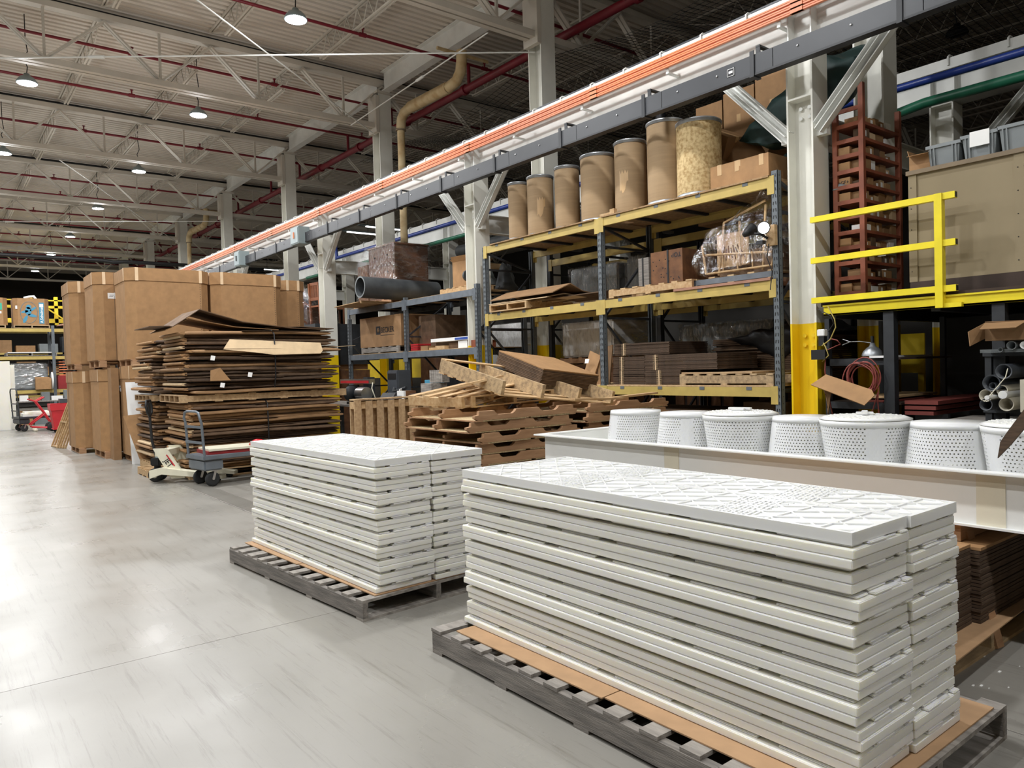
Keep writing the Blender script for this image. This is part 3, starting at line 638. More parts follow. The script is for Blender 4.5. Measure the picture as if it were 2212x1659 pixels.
lump('green_tarpaulin','dark green tarpaulin slumped over boxes left of the white column','tarpaulin',[(8.0,5.55,4.3),(8.0,5.0,4.6),(8.0,4.7,4.85),(8.6,4.7,4.9),(8.6,5.4,4.5),(8.0,4.7,4.1),(8.0,5.1,4.15),(8.5,4.8,4.1)],M['green_tarp'],3,amp=.05)
lump('green_tarpaulin','lower fold of dark green tarpaulin hanging onto the long carton','tarpaulin',[(8.1,5.35,3.62),(8.1,4.7,3.95),(8.1,4.68,4.2),(8.7,4.7,4.2),(8.6,5.3,3.9),(8.1,4.7,3.61),(8.6,4.7,3.61)],M['green_tarp'],5,amp=.05)
lump('green_tarpaulin','green tarpaulin heap showing between the column and the rust shelf','tarpaulin',[(8.3,4.62,4.5),(8.3,4.25,4.55),(8.35,4.2,4.95),(8.35,4.65,5.15),(8.8,4.2,5.2),(8.7,4.7,4.6),(8.3,4.45,5.0),(8.4,4.4,4.42)],M['green_tarp'],8,amp=.05)
# ---------------- wooden pallets ----------------
def pallet(lab,x,y,z,w,l,n=7,ns=3,h=.13,rz=0,mt='wood',mts=None,bw=.09,cat='pallet',grp=None,rot=None,along='x',bt=.018,sw=.038,bot=3):
    """stringers along local y, deck boards along local x; origin base centre"""
    o=thing('wooden_pallet',lab,cat,(x,y,z),rz,grp)
    if rot: o.rotation_euler=rot
    mts=mts or mt
    for i in range(ns):
        xx=-w/2+sw/2+(w-sw)*i/(ns-1); MB().box(xx-sw/2,xx+sw/2,-l/2,l/2,bt,h-bt).build('stringer',M[mts],o)
    pr=None
    for i in range(n):
        yy=-l/2+bw/2+(l-bw)*i/(n-1)+random.uniform(-.008,.008)*(0<i<n-1); dx=random.uniform(-.006,.006)
        if pr is None: pr=MB().box(-w/2,w/2,-bw/2,bw/2,0,bt).build('deck_board',M[mt],o); b=pr
        else: b=pr.copy(); COL.objects.link(b); b.parent=o
        b.location=(dx,yy,h-bt)
    for i in range(bot):
        yy=-l/2+bw/2+(l-bw)*i/(bot-1); b=pr.copy(); b.name='bottom_board'; COL.objects.link(b); b.parent=o; b.location=(0,yy,0)
    return o
# foreground pallets
pallet('long weathered grey pallet under the right panel stack',2.83,2.37,0,1.28,2.42,n=13,h=.14,rz=0,mt='wood_grey',mts='wood_grey_y',bw=.095,bot=5,sw=.045)
pallet('weathered grey pallet under the left panel stack',2.645,5.42,0,1.2,2.15,n=12,h=.135,rz=math.radians(4.2),mt='wood_grey',mts='wood_grey_y',bw=.085,bot=4)
def at_rot(cx,cy,rz,x,y): c,s=math.cos(rz),math.sin(rz); return cx+x*c-y*s,cy+x*s+y*c
# cardboard slip sheets
def sheet(lab,cx,cy,z,w,l,rz,t=.006,mt='card_sheet'):
    o=MB().box(-w/2,w/2,-l/2,l/2,0,t).build('cardboard_sheet',M[mt]); o.location=(cx,cy,z); o.rotation_euler=(0,0,rz); return tag(o,lab,'cardboard sheet')
sheet('near cardboard slip sheet under the right panel stack',2.83,1.74,.1415,1.12,1.12,0)
sheet('far cardboard slip sheet under the right panel stack',2.82,2.87,.1415,1.13,1.12,.006)
sheet('near cardboard slip sheet under the left panel stack',2.715,4.92,.1365,1.03,1.12,.05)
sheet('far cardboard slip sheet under the left panel stack',2.645,6.0,.1365,1.02,1.02,.05)
# ---------------- white plastic panels ----------------
def panel(w,l,t=.0425,top=False,mt='plastic'):
    rnd=random.Random(5); mb=MB(); e=.034
    if not top:
        k=.02
        mb.box(-w/2,w/2,-l/2,l/2,.0098,t)
        for sx in (-1,1):
            for (a,c) in ((0,.14),(.16,.31),(.34,.5),(.53,.66),(.69,.84),(.86,1.)): mb.box(min(sx*(w/2-.022),sx*(w/2-.1)),max(sx*(w/2-.022),sx*(w/2-.1)),-l/2+a*l+.02,-l/2+c*l-.02,0,.009)
        for sy in (-1,1):
            for (a,c,q) in ((.28,.6,.0),(.6,.8,.004),(.86,1.,.0)):
                mb.box(-w/2+a*w,-w/2+c*w-.004,min(sy*(l/2-q),sy*(l/2-.06)),max(sy*(l/2-q),sy*(l/2-.06)),.0 if q==0 else .004,.0098)
        return mb
    # ribbed face up
    mb.box(-w/2+.01,w/2-.01,-l/2+.01,l/2-.01,.006,t-.006)
    r=.016
    mb.box(-w/2,-w/2+r,-l/2,l/2,0,t); mb.box(w/2-r,w/2,-l/2,l/2,0,t); mb.box(-w/2+r,w/2-r,-l/2,-l/2+r,0,t); mb.box(-w/2+r,w/2-r,l/2-r,l/2,0,t)
    iw,il=w/2-r,l/2-r
    def clip(x0,y0,dx,dy):
        t0,t1=-9,9
        for p,d,m in ((x0,dx,iw),(y0,dy,il)):
            if abs(d)<1e-9: 
                if abs(p)>m: return None
                continue
            a,b=(-m-p)/d,(m-p)/d
            if a>b: a,b=b,a
            t0=max(t0,a); t1=min(t1,b)
        return (t0,t1) if t1-t0>.03 else None
    s=.11
    for sg in (1,-1):
        k=-l
        while k<l:
            c=clip(0,k,.64,sg*.77)
            if c: mb.bar((0+.64*c[0],k+sg*.77*c[0],t-.006),(.64*c[1],k+sg*.77*c[1],t-.006),.007 if sg>0 else .012,.012)
            k+=s*1.5 if sg>0 else s*1.5
    k=-il+s
    while k<il: mb.bar((-iw,k,t-.006),(iw,k,t-.006),.01,.0118); k+=s*1.9
    # denser lattice zones
    for yc in (-l*.27,l*.17):
        for j in range(-4,5):
            mb.bar((-iw,yc+j*.022-.04,t-.006),(iw,yc+j*.022+.04,t-.006),.006,.0119)
        for j in range(9):
            x=-iw+iw*2*(j+.5)/9; mb.bar((x,yc-.1,t-.006),(x,yc+.1,t-.006),.006,.0117)
    return mb
def stack(cx,cy,z,w,l,rz,rows,which,t=.0425):
    pb=panel(w,l,t).build('plastic_tray',M['plastic'],bevel=.003); pt=panel(w,l,t,True).build('plastic_tray',M['plastic_cool'])
    # upside-down copy of the plain panel for alternating layers
    pf=panel(w,l,t); pf.v=[(x,y,t-zz) for x,y,zz in pf.v]; pf.f=[f[::-1] for f in pf.f]; pu=pf.build('plastic_tray',M['plastic'],bevel=.003)
    used={}
    for ri in range(2):
        for i in range(20):
            src=pt if i==19 else (pb if i%2 else pu)
            k=id(src)
            if k in used: o=src.copy(); COL.objects.link(o)
            else: o=src; used[k]=1
            ox=(ri-.5)*(w+.008)+random.uniform(-.004,.004)+(-.009 if ((i+1)//2)%3==0 else .004)*(ri==0); oy=random.uniform(-.005,.005)+random.Random((i+1)//2*7+ri).uniform(-.009,.009)
            x,y=at_rot(cx,cy,rz,ox,oy); zz=z+i*(t+.0010)
            o.location=(x,y,zz); o.rotation_euler=(0,0,rz+random.uniform(-.002,.002))
            tag(o,'%s white ribbed plastic tray counting down the %s row of the %s stack'%(O(19-i),'aisle side' if ri==0 else 'rack side',which) if i else 'bottom white ribbed plastic tray of the %s row of the %s stack'%('aisle side' if ri==0 else 'rack side',which),'plastic tray','white trays stacked on the %s pallet'%which)
random.seed(11)
stack(2.775,2.37,.149,.392,2.28,0,2,'right')
stack(2.66,5.42,.144,.435,2.12,math.radians(2.2),2,'left')
# ---------------- tall octagon-cornered cartons (two tiers) ----------------
def octo(w,d,c,e=0): w+=e;d+=e; return [(-w/2+c,-d/2),(w/2-c,-d/2),(w/2,-d/2+c),(w/2,d/2-c),(w/2-c,d/2),(-w/2+c,d/2),(-w/2,d/2-c),(-w/2,-d/2+c)]
def gaylord(lab,x,y,z,w,d,h,skid=.12,c=.16,lidh=.24,sticker=None,strap=None,rz=0,perf=True):
    """x,y = front left corner"""
    o=thing('gaylord_carton',lab,'carton',(x+w/2,y+d/2,z),rz,'tall cartons stacked two high')
    if skid:
        for sx in (-1,0,1):
            for sy in (-1,0,1): MB().box(sx*(w/2-.12)-.06,sx*(w/2-.12)+.06,sy*(d/2-.1)-.08,sy*(d/2-.1)+.08,.012,skid-.02).build('skid_block',M['fir'],o)
        MB().box(-w/2+.05,w/2-.05,-d/2+.03,d/2-.03,skid-.02,skid).build('skid_deck',M['fir'],o)
        for sx in (-1,0,1): MB().box(sx*(w/2-.12)-.06,sx*(w/2-.12)+.06,-d/2+.02,d/2-.02,0,.012).build('skid_runner',M['fir'],o)
    MB().prism(octo(w,d,c,-.012),skid,h-.01).build('carton_body',M['card'],o)
    MB().prism(octo(w,d,c,.012),h-lidh,h).build('lid',M['card'],o,bevel=.006)
    # pale tape on the lid corners
    mb=MB(); P=octo(w,d,c,.016)
    for (a,b) in ((0,1),(1,0),(7,6),(2,3)):
        A=Vector((*P[a],0)); B=Vector((*P[b],0)); dd=(B-A).normalized()*.055; mb.slab([A+Vector((0,0,h-lidh)),A+dd+Vector((0,0,h-lidh)),A+dd+Vector((0,0,h+.001)),A+Vector((0,0,h+.001))],.0015)
    mb.build('corner_tape',M['tape_pale'],o)
    if perf:
        mb=MB(); q=octo(w,d,c,-.010)[0]; q2=octo(w,d,c,-.010)[1]; zz=skid+.05
        while zz<h-lidh-.04: mb.box(q2[0]-.03,q2[0]-.018,q2[1]-.0005,q2[1]+.001,zz,zz+.02); zz+=.045
        b=mb.build('staple_row',M['card_dark'],o); b['kind']='stuff'
    if sticker:
        f,a,b,s=sticker; mb=MB()
        if f=='-y': mb.box(a-s/2,a+s/2,-d/2+.003,-d/2+.0045,b-s*.35,b+s*.35)
        else: mb.box(-w/2+.003,-w/2+.0045,a-s/2,a+s/2,b-s*.35,b+s*.35)
        mb.build('paper_label',M['paper'],o)
        mb=MB()
        if f=='-y':
            mb.box(a-s*.3,a+s*.3,-d/2+.0022,-d/2+.003,b+s*.06,b+s*.1); mb.box(a-s*.34,a+s*.1,-d/2+.0022,-d/2+.003,b-s*.08,b-s*.02)
            mb.build('label_print',M['ink'],o)
    if strap is not None:
        mb=MB(); yy=strap; mb.box(-w/2-.008,-w/2-.005,yy,yy+.016,skid,h+.004); mb.box(-w/2-.008,w/2+.008,yy,yy+.016,h,h+.003); mb.build('strap',M['black'],o)
    return o
gaylord('tall upper carton, front middle, behind the cardboard pile',2.92,15.0,1.8,1.48,1.2,1.8,strap=.44,sticker=('-x',.5,1.4,.09))
gaylord('tall lower carton beneath the wide front one, with black strap',2.95,15.0,0,.62,1.2,1.8,strap=.3,sticker=('-x',.45,1.35,.09))
gaylord('wide tall upper carton right of the front middle one',4.45,15.03,1.8,1.42,1.2,1.8)
gaylord('smaller tall upper carton partly hidden at the right end',6.0,15.6,1.8,.6,1.2,1.78,lidh=.22)
gaylord('tall upper carton with white label, second from the left',2.62,16.4,1.8,1.3,1.25,1.86,sticker=('-y',-.33,1.4,.16),skid=.14)
gaylord('tall lower carton with white label, second from the left',2.66,16.4,0,1.3,1.25,1.76,sticker=('-y',-.28,1.38,.14),skid=.14)
gaylord('leftmost tall upper carton with black strap',2.42,18.0,1.78,1.3,1.25,1.86,strap=.2)
gaylord('leftmost tall lower carton beside the leaning frames',2.44,18.0,0,1.3,1.25,1.74,strap=.2)
board('edge_protector','upright brown cardboard edge panel between the lower cartons','cardboard panel',2.95,3.08,15.95-.9,16.3-.9,0,1.78,M['card2'])
COL.objects[-1].location=(2.86,16.2,0)
board('plain_carton','plain lower carton hidden behind the left pile of flattened boxes','box',3.75,5.2,15.0,16.1,0,1.76,M['card2'])
board('plain_carton','plain lower carton under the wide right upper one','box',5.25,6.6,15.1,16.3,0,1.78,M['card2'])
# ---------------- piles of flattened cartons ----------------
def bale(lab,x0,y0,z0,nlay,lx,ly,dz,seed,strapx=None,jx=.1,jy=.1,lean=0.,dark=.5,name='flattened_carton_bale'):
    rnd=random.Random(seed); o=thing(name,lab,'cardboard bale',(x0+lx/2,y0+ly/2,z0)); L=o.location
    z=z0
    for i in range(nlay):
        a=x0+rnd.uniform(-jx,jx)+lean*i; b=x0+lx+rnd.uniform(-jx*1.6,jx*1.2); c=y0+rnd.uniform(-.05,jy)+(0 if rnd.random()<.85 else -.1); d=y0+ly+rnd.uniform(-jy,jy)
        th=dz*rnd.uniform(.8,.98); wv=[rnd.uniform(0,6) for _ in range(3)]
        TT=[0,.012,.03,.1,.2,.3,.4,.5,.6,.7,.8,.9,.97,1.]; nx=13; mb=MB(); vs=[]; amp=dz*.16
        sk=rnd.uniform(-.03,.03)
        prof=[(c+.02,0),(c,th*.3),(c+.006,th*.75),(c+.03,th),(d,th),(d,0)]
        for k in range(nx+1):
            t=TT[k]; x=a+(b-a)*t; ww=amp*.8*math.sin(t*5+wv[0])+amp*.3*math.sin(t*13+wv[1]); jag=rnd.uniform(-.02,.016)
            sq=1.0
            if k==0: sq=.3
            if k==1: sq=.8
            if k==nx: sq=.5
            for (yy,zz) in prof: vs.append((x,yy+(jag+sk*t if yy<(c+d)/2 else 0),z+ww+ (zz-th/2)*sq+th/2 ))
        m=len(prof); fs=[]
        for k in range(nx):
            for j in range(m): fs.append((k*m+j,k*m+(j+1)%m,(k+1)*m+(j+1)%m,(k+1)*m+j))
        # folded nose at the aisle end
        fs.append(tuple(range(m))[::-1]); fs.append(tuple(range(nx*m,nx*m+m)))
        mb.add(vs,fs)
        if rnd.random()<.75:
            n2=MB(); zc=z+amp*.8*math.sin(wv[0])+amp*.3*math.sin(wv[1])+th/2; n2.prism([(a+.03,zc+th*.5)]+[(a-.035*math.sin(q*math.pi/5)**.6-.004,zc+th*.46*math.cos(q*math.pi/5)) for q in range(1,5)]+[(a+.03,zc-th*.5)],c+.01,d-.01,'y'); n2.build('folded_edge',M[('card','card2','card_light')[rnd.choice((0,0,1,2))]],o,world=True)
        r=rnd.random(); mb.build('flattened_box',M['card_dark'] if r<.45 else (M['card_brown'] if r<.6 else M['card2']),o,world=True)
        if rnd.random()<.8:
            # loose inner flap edges seen on the long side
            mb=MB(); e=rnd.uniform(.02,.5)*lx; f=min(lx*rnd.uniform(.35,.95)+e,lx)-.05; mb.slab([(x0+e,c-rnd.uniform(.0,.03),z+th*1.02),(x0+f,c-rnd.uniform(.0,.03),z+th*1.02),(x0+f,c+.3,z+th*1.02),(x0+e,c+.3,z+th*1.02)],.006); mb.build('loose_flap',M['card_brown'] if rnd.random()<.5 else M['card_dark'],o,world=True)
        z+=dz
    if strapx:
        for sx in strapx:
            mb=MB(); mb.tube([(sx,y0+.5,z+.01),(sx,y0+.05,z+.02),(sx,y0-.09,z-.05),(sx-.0,y0-.11,z0+(z-z0)*.6),(sx,y0-.1,z0+(z-z0)*.25),(sx,y0-.02,z0)],.011,6); mb.build('strap',M['black'],o,world=True)
    return o
bale('lower front pile of flattened boxes bound with a black strap',3.12,11.95,.14,18,2.45,1.2,.057,21,strapx=(4.3,),jx=.06)
bale('upper front pile of flattened boxes with a pale flap hanging out',3.1,11.95,1.31,17,2.45,1.2,.057,22,strapx=(4.45,),jx=.07)
bale('lower rear pile of flattened boxes beside the blue-lined board',2.98,13.45,.14,18,2.2,1.15,.057,23,jx=.07)
bale('upper rear pile of flattened boxes sagging over its pallet',2.92,13.45,1.3,15,2.2,1.15,.06,24,jx=.09,lean=.008)
pallet('low pallet under the lower front flattened boxes',4.3,12.55,0,2.4,1.2,n=7,rz=0,mt='wood',h=.13,along='y',bw=.1)
pallet('low pallet under the lower rear flattened boxes',4.0,14.0,0,2.1,1.15,n=7,rz=0,mt='wood',h=.13,bw=.1)
def boxpallet(lab,x0,y0,z,w,d,h=.1):
    o=thing('wooden_pallet',lab,'pallet',(x0+w/2,y0+d/2,z))
    for i in range(5):
        yy=y0+.02+(d-.04)*i/4 if i<3 else y0+.02+(d-.04)*i/4; MB().box(x0,x0+w,yy-.018,yy+.018,z+.012,z+h-.012).build('stringer',M['wood_y'],o,world=True)
    for zz in (z,z+h-.012):
        for i in range(6): xx=x0+(w-.12)*i/5; MB().box(xx,xx+.12,y0,y0+d,zz,zz+.012).build('deck_board',M['wood_y'],o,world=True)
    return o
boxpallet('pale pallet between lower and upper front piles',2.98,11.9,1.18,2.72,1.2,.115)
boxpallet('pale pallet between lower and upper rear piles',2.9,13.4,1.18,2.3,1.15,.1)
# bent sheets on top and pale flap
def bent(name,lab,cat,pts,y0,y1,mt,t=.008,dy=0):
    mb=MB(); n=len(pts); vs=[]
    for i,(x,z) in enumerate(pts): vs+=[(x,y0+dy*i,z),(x,y1+dy*i,z),(x,y0+dy*i,z+t),(x,y1+dy*i,z+t)]
    fs=[]
    for i in range(n-1):
        a=i*4; b=a+4; fs+=[(a,b,b+1,a+1),(a+2,a+3,b+3,b+2),(a,a+2,b+2,b),(a+1,b+1,b+3,a+3)]
    fs+=[(0,1,3,2),(n*4-4,n*4-2,n*4-1,n*4-3)]
    return origin(tag(mb.add(vs,fs).build(name,mt),lab,cat))
bent('flattened_box','top flattened box creased into a peak with a flap jutting left','cardboard',[(2.62,2.33),(2.9,2.34),(2.95,2.33),(3.35,2.6),(4.0,2.42),(4.8,2.33),(5.4,2.31)],12.0,13.0,M['card_dark'],.012)
bent('flattened_box','second bent flattened box below the peaked one','cardboard',[(2.86,2.28),(3.2,2.46),(3.9,2.34),(4.6,2.3)],12.05,13.1,M['card2'],.012)
bent('flattened_box','thin flattened box lying on the right end of the upper pile','cardboard',[(4.4,2.33),(5.0,2.36),(5.6,2.33)],12.1,12.9,M['card_dark'],.012)
mb=MB(); mb.slab([(3.62,11.8,1.98),(4.1,11.78,1.93),(4.4,11.77,1.89),(5.2,11.78,1.9),(5.25,11.8,1.95),(5.24,11.86,2.08),(3.75,11.88,2.14)],.008); tag(origin(mb.build('cardboard_flap',M['card_light'])),'pale cardboard flap hanging over the front of the upper pile','cardboard')
mb=MB(); mb.slab([(5.3,11.85,2.0),(5.85,11.8,2.03),(5.85,12.1,2.03),(5.3,12.1,2.0)],.006); tag(origin(mb.build('cardboard_strip',M['card_light'])),'pale thin cardboard strip poking out right of the pile','cardboard')
mb=MB(); mb.slab([(3.42,11.84,1.5),(3.72,11.82,1.5),(3.58,11.86,1.7),(3.44,11.88,1.66)],.008); tag(origin(mb.build('cardboard_flap',M['card'])),'small triangular flap sticking out of the pile middle','cardboard')
for i,(x,z) in enumerate(((3.42,1.82),(3.55,1.4),(3.98,1.55))):
    mb=MB(); mb.slab([(x,11.8,z),(x+.06,11.79,z-.01),(x+.08,11.8,z+.06),(x+.02,11.82,z+.07)],.003); tag(origin(mb.build('paper_scrap',M['paper'])),['white paper scrap caught high in the front pile','white paper scrap just above the middle pallet','white paper scrap in the middle of the pile face'][i],'paper')
# ---------------- leaning white board, cardboard sheet, small pallet ----------------
o=thing('leaning_board','white board with blue lines and arrows leaning on cartons','board',(2.95,14.75,0))
mb=MB(); mb.slab([(2.9,14.98,0),(3.5,14.72,0),(3.5,14.86,1.5),(2.86,15.1,1.5)],-.02); mb.build('board_body',M['paper'],o,world=True)
A=Vector((2.9,14.98,0)); B=Vector((3.5,14.72,0)); U=Vector((-.02,.13,1.5)); nn=(B-A).cross(U).normalized()
mb=MB()
for t in (.18,.31,.43,.55,.67,.79,.9):
    p=A+U*t+nn*.0015+(B-A)*.14; q=p+(B-A)*.84; mb.bar(p,q,.003,.008,U)
mb.build('blue_line',M['navy_ink'],o,world=True)
for t in (.49,.85):
    p=A+U*(t-.015)+(B-A)*.14+nn*.002; e=(B-A).normalized(); mb=MB(); mb.bar(p,p+e*.1,.003,.014,U); a=p+e*.13; mb.slab([a,p+e*.08+U*.02,p+e*.08-U*.02],.002); mb.build('blue_arrow',M['navy_ink'],o,world=True)
mb=MB(); mb.slab([(2.98,14.55,0.0),(3.3,14.3,.02),(3.0,14.62,.93),(2.75,14.8,.9)],.008); tag(origin(mb.build('cardboard_sheet',M['card'])),'brown cardboard sheet leaning against the white lined board','cardboard sheet')
pallet('small pale pallet on the floor beside the pallet jack',2.98,13.1,0,.6,.7,n=4,h=.12,mt='wood')
mb=MB(); mb.slab([(2.95,12.4,.01),(3.35,12.0,.01),(3.8,11.95,.012),(3.3,12.6,.012)],.01); tag(origin(mb.build('cardboard_sheet',M['card2'])),'flattened cardboard on the floor under the pallet jack','cardboard sheet')
# ---------------- pallet jack ----------------
pj=thing('pallet_jack','cream hand pallet jack with black handle beside the cardboard','pallet jack',(2.72,12.25,0),math.radians(-38))
def L(*a): return MB().box(*a)
# local x: fork direction
for sy in (-1,1):
    mb=MB(); mb.lathe([(0,-.03),(.1,-.03),(.105,-.02),(.105,.02),(.1,.03),(0,.03)],(0,sy*.075,.105),24,'y'); wh=mb.build('steer_wheel',M['rubber'],pj)
    MB().lathe([(0,-.034),(.045,-.034),(.045,.034),(0,.034)],(0,sy*.075,.105),16,'y').build('hub',M['cream'],wh)
    MB().prism([(.02,.08),(.2,.14),(1.1,.05),(1.1,.1),(.2,.24),(.02,.2)],sy*.24-.075,sy*.24+.075,'y').build('fork',M['cream'],pj)
    MB().lathe([(0,-.04),(.04,-.04),(.04,.04),(0,.04)],(1.0,sy*.24,.04),14,'y').build('fork_roller',M['rubber'],pj)
for sy in (-1,1): MB().prism([(.32,.07),(.52,.07),(.52,.12),(.26,.52),(.06,.52)],sy*.245-.015,sy*.245+.015,'y').build('frame_plate',M['cream'],pj)
MB().box(.08,.24,-.24,.24,.4,.49).build('cross_head',M['cream'],pj)
text('lettering','JET',.12,M['ink'],pj,(.285,-.262,.3),(math.pi/2,math.radians(57),0),sx=.8)
MB().slab([(.37,-.262,.25),(.385,-.262,.26),(.27,-.262,.43),(.255,-.262,.42)],.002).build('red_stripe',M['red'],pj)
MB().tube([(0,0,.1),(0,0,.3)],.05,14).build('pump',M['black'],pj); MB().box(-.07,.07,-.09,.09,.24,.36).build('pump_housing',M['black'],pj,bevel=.015)
mb=MB(); mb.box(-.0,.09,-.06,.06,.3,.44); mb.build('reservoir',M['grey_box'],pj)
MB().tube([(-.0,0,.3),(-.07,0,.62),(-.09,0,1.0)],.02,10).build('handle_shaft',M['black'],pj)
mb=MB(); mb.tube([(-.09,0,.98),(-.09,-.07,1.05),(-.1,-.09,1.15),(-.105,-.06,1.23),(-.105,.06,1.23),(-.1,.09,1.15),(-.09,.07,1.05)],.018,8,close=True); mb.build('handle_loop',M['black'],pj)
MB().bar((-.09,0,1.0),(-.1,0,1.2),.02,.05).build('release_lever',M['rubber'],pj)
# ---------------- platform carts ----------------
def cart(lab,x,y,rz,mt,sc=1,l=1.5,w=.62,hb=.32,handle=1.05,body='cart_deck'):
    o=thing('platform_cart',lab,'cart',(x,y,0),rz)
    for (a,b) in ((.16,-w/2+.1),(.16,w/2-.1),(l-.2,-w/2+.1),(l-.2,w/2-.1)):
        MB().lathe([(0,-.02),(.03,-.024),(.075,-.024),(.1,-.022),(.105,-.012),(.105,.012),(.1,.022),(.075,.024),(.03,.024),(0,.02)],(a,b,.106),22,'y').build('caster_wheel',M['rubber'],o)
        mb=MB(); mb.bar((a,b-.03,.1),(a+.04,b-.03,.235),.006,.035,(1,0,0)); mb.bar((a,b+.03,.1),(a+.04,b+.03,.235),.006,.035,(1,0,0)); mb.box(a-.01,a+.09,b-.045,b+.045,.225,.24); mb.tube([(a,b-.035,.106),(a,b+.035,.106)],.012,8); mb.build('caster_fork',M['steel'],o)
    MB().box(.02,.3,-w/2+.03,w/2-.03,.235,hb-.03).build('bolster',M[mt],o,bevel=.02)
    MB().box(l-.34,l-.06,-w/2+.03,w/2-.03,.235,hb-.03).build('bolster',M[mt],o,bevel=.02)
    MB().box(0,l,-w/2,w/2,hb-.03,hb+.03).build('deck',M[mt],o,bevel=.008)
    hw=w/2-.03
    mb=MB(); mb.tube([(.03,-hw,hb-.02),(.0,-hw,hb+.5),(-.02,-hw,handle-.1),(-.02,-hw+.04,handle-.02),(-.02,-hw+.12,handle),(-.02,hw-.12,handle),(-.02,hw-.04,handle-.02),(-.02,hw,handle-.1),(.0,hw,hb+.5),(.03,hw,hb-.02)],.018,10); mb.build('push_handle',M[mt],o)
    for z in (hb+.2,hb+.42): MB().box(-.012,.004,-hw,hw,z,z+.035).build('handle_crossbar',M[mt],o)
    return o
cart('grey platform cart with push handle in front of the flattened boxes',2.98,11.2,math.radians(8),'grey_paint',hb=.42,l=1.6,w=.6,handle=1.08)
o=origin(tag(MB().box(3.12,4.4,11.05,11.6,.452,.5).build('stacked_board',M['red_dark']),'red painted boards lying on the grey cart','board'))
o=origin(tag(MB().box(3.14,4.4,11.03,11.58,.5,.53).build('stacked_board',M['cream']),'pale board on top of the red boards on the cart','board'))
lump('red_rag','small red rag on the pale cart board','rag',[(3.75,11.1,.532),(4.0,11.1,.532),(3.8,11.3,.532),(4.0,11.25,.532),(3.85,11.15,.6),(3.95,11.2,.59)],M['red'],2,amp=.02)
cart('black platform cart near the white standing panel at far left',2.12,27.6,math.radians(10),'rack_dark',hb=.42,l=1.7,w=.75,handle=1.32)
mb=MB(); mb.box(2.3,3.7,27.4,28.1,.452,.55); mb.box(2.35,3.0,27.45,28.0,.55,.6); mb.box(3.1,3.65,27.5,28.0,.55,.58); tag(origin(mb.build('foam_blocks',M['plastic'])),'white blocks stacked on the black cart','block')
# ---------------- white trough with baskets ----------------
tr=thing('plastic_trough','long white flanged plastic trough behind the panel stacks','trough',(5.08,2.7,.655))
tx0,tx1,ty0,ty1,tz0,tz1=4.45,5.72,.0,5.2,.66,.955
mb=MB(); mb.box(tx0,tx1,ty0,ty1,tz0,tz0+.012); mb.build('trough_floor',M['hdpe'],tr,world=True)
for a in ((tx0,tx0+.012,ty0,ty1),(tx1-.012,tx1,ty0,ty1),(tx0+.012,tx1-.012,ty0,ty0+.012),(tx0+.012,tx1-.012,ty1-.012,ty1)): MB().box(*a,tz0+.012,tz1).build('side_wall',M['hdpe'],tr,world=True)
for a in ((tx0-.075,tx0+.012,ty0-.075,ty1+.075),(tx1-.012,tx1+.075,ty0-.075,ty1+.075),(tx0+.012,tx1-.012,ty1-.012,ty1+.075),(tx0+.012,tx1-.012,ty0-.075,ty0+.012)): MB().box(*a,tz1,tz1+.014).build('rim_flange',M['plastic_cool'],tr,world=True,bevel=.003)
MB().box(tx0-.03,tx0,ty0,ty1,tz0,tz0+.012).build('foot_flange',M['plastic_cool'],tr,world=True)
for y in (3.72,1.55,.35): MB().box(tx0-.004,tx0,y-.07,y+.07,tz0+.012,tz1-.001).build('weld_band',M['weld_tan'],tr,world=True)
for y in (.5,1.75,3.3,4.8):
    o=thing('sawhorse','wooden sawhorse under the white trough, %s'%{.5:'nearest the camera',1.75:'beside the dark cardboard stack',3.3:'below the middle baskets',4.8:'at the far end'}[y],'sawhorse',(5.08,y,0))
    MB().box(-.62,.62,-.045,.045,.565,.655).build('crossbeam',M['fir'],o)
    for sx in (-1,1):
        for sy in (-1,1): MB().bar((sx*.5,sy*.03,.6),(sx*.56,sy*.2,.0),.035,.085,(1,0,0)).build('leg',M['fir'],o)
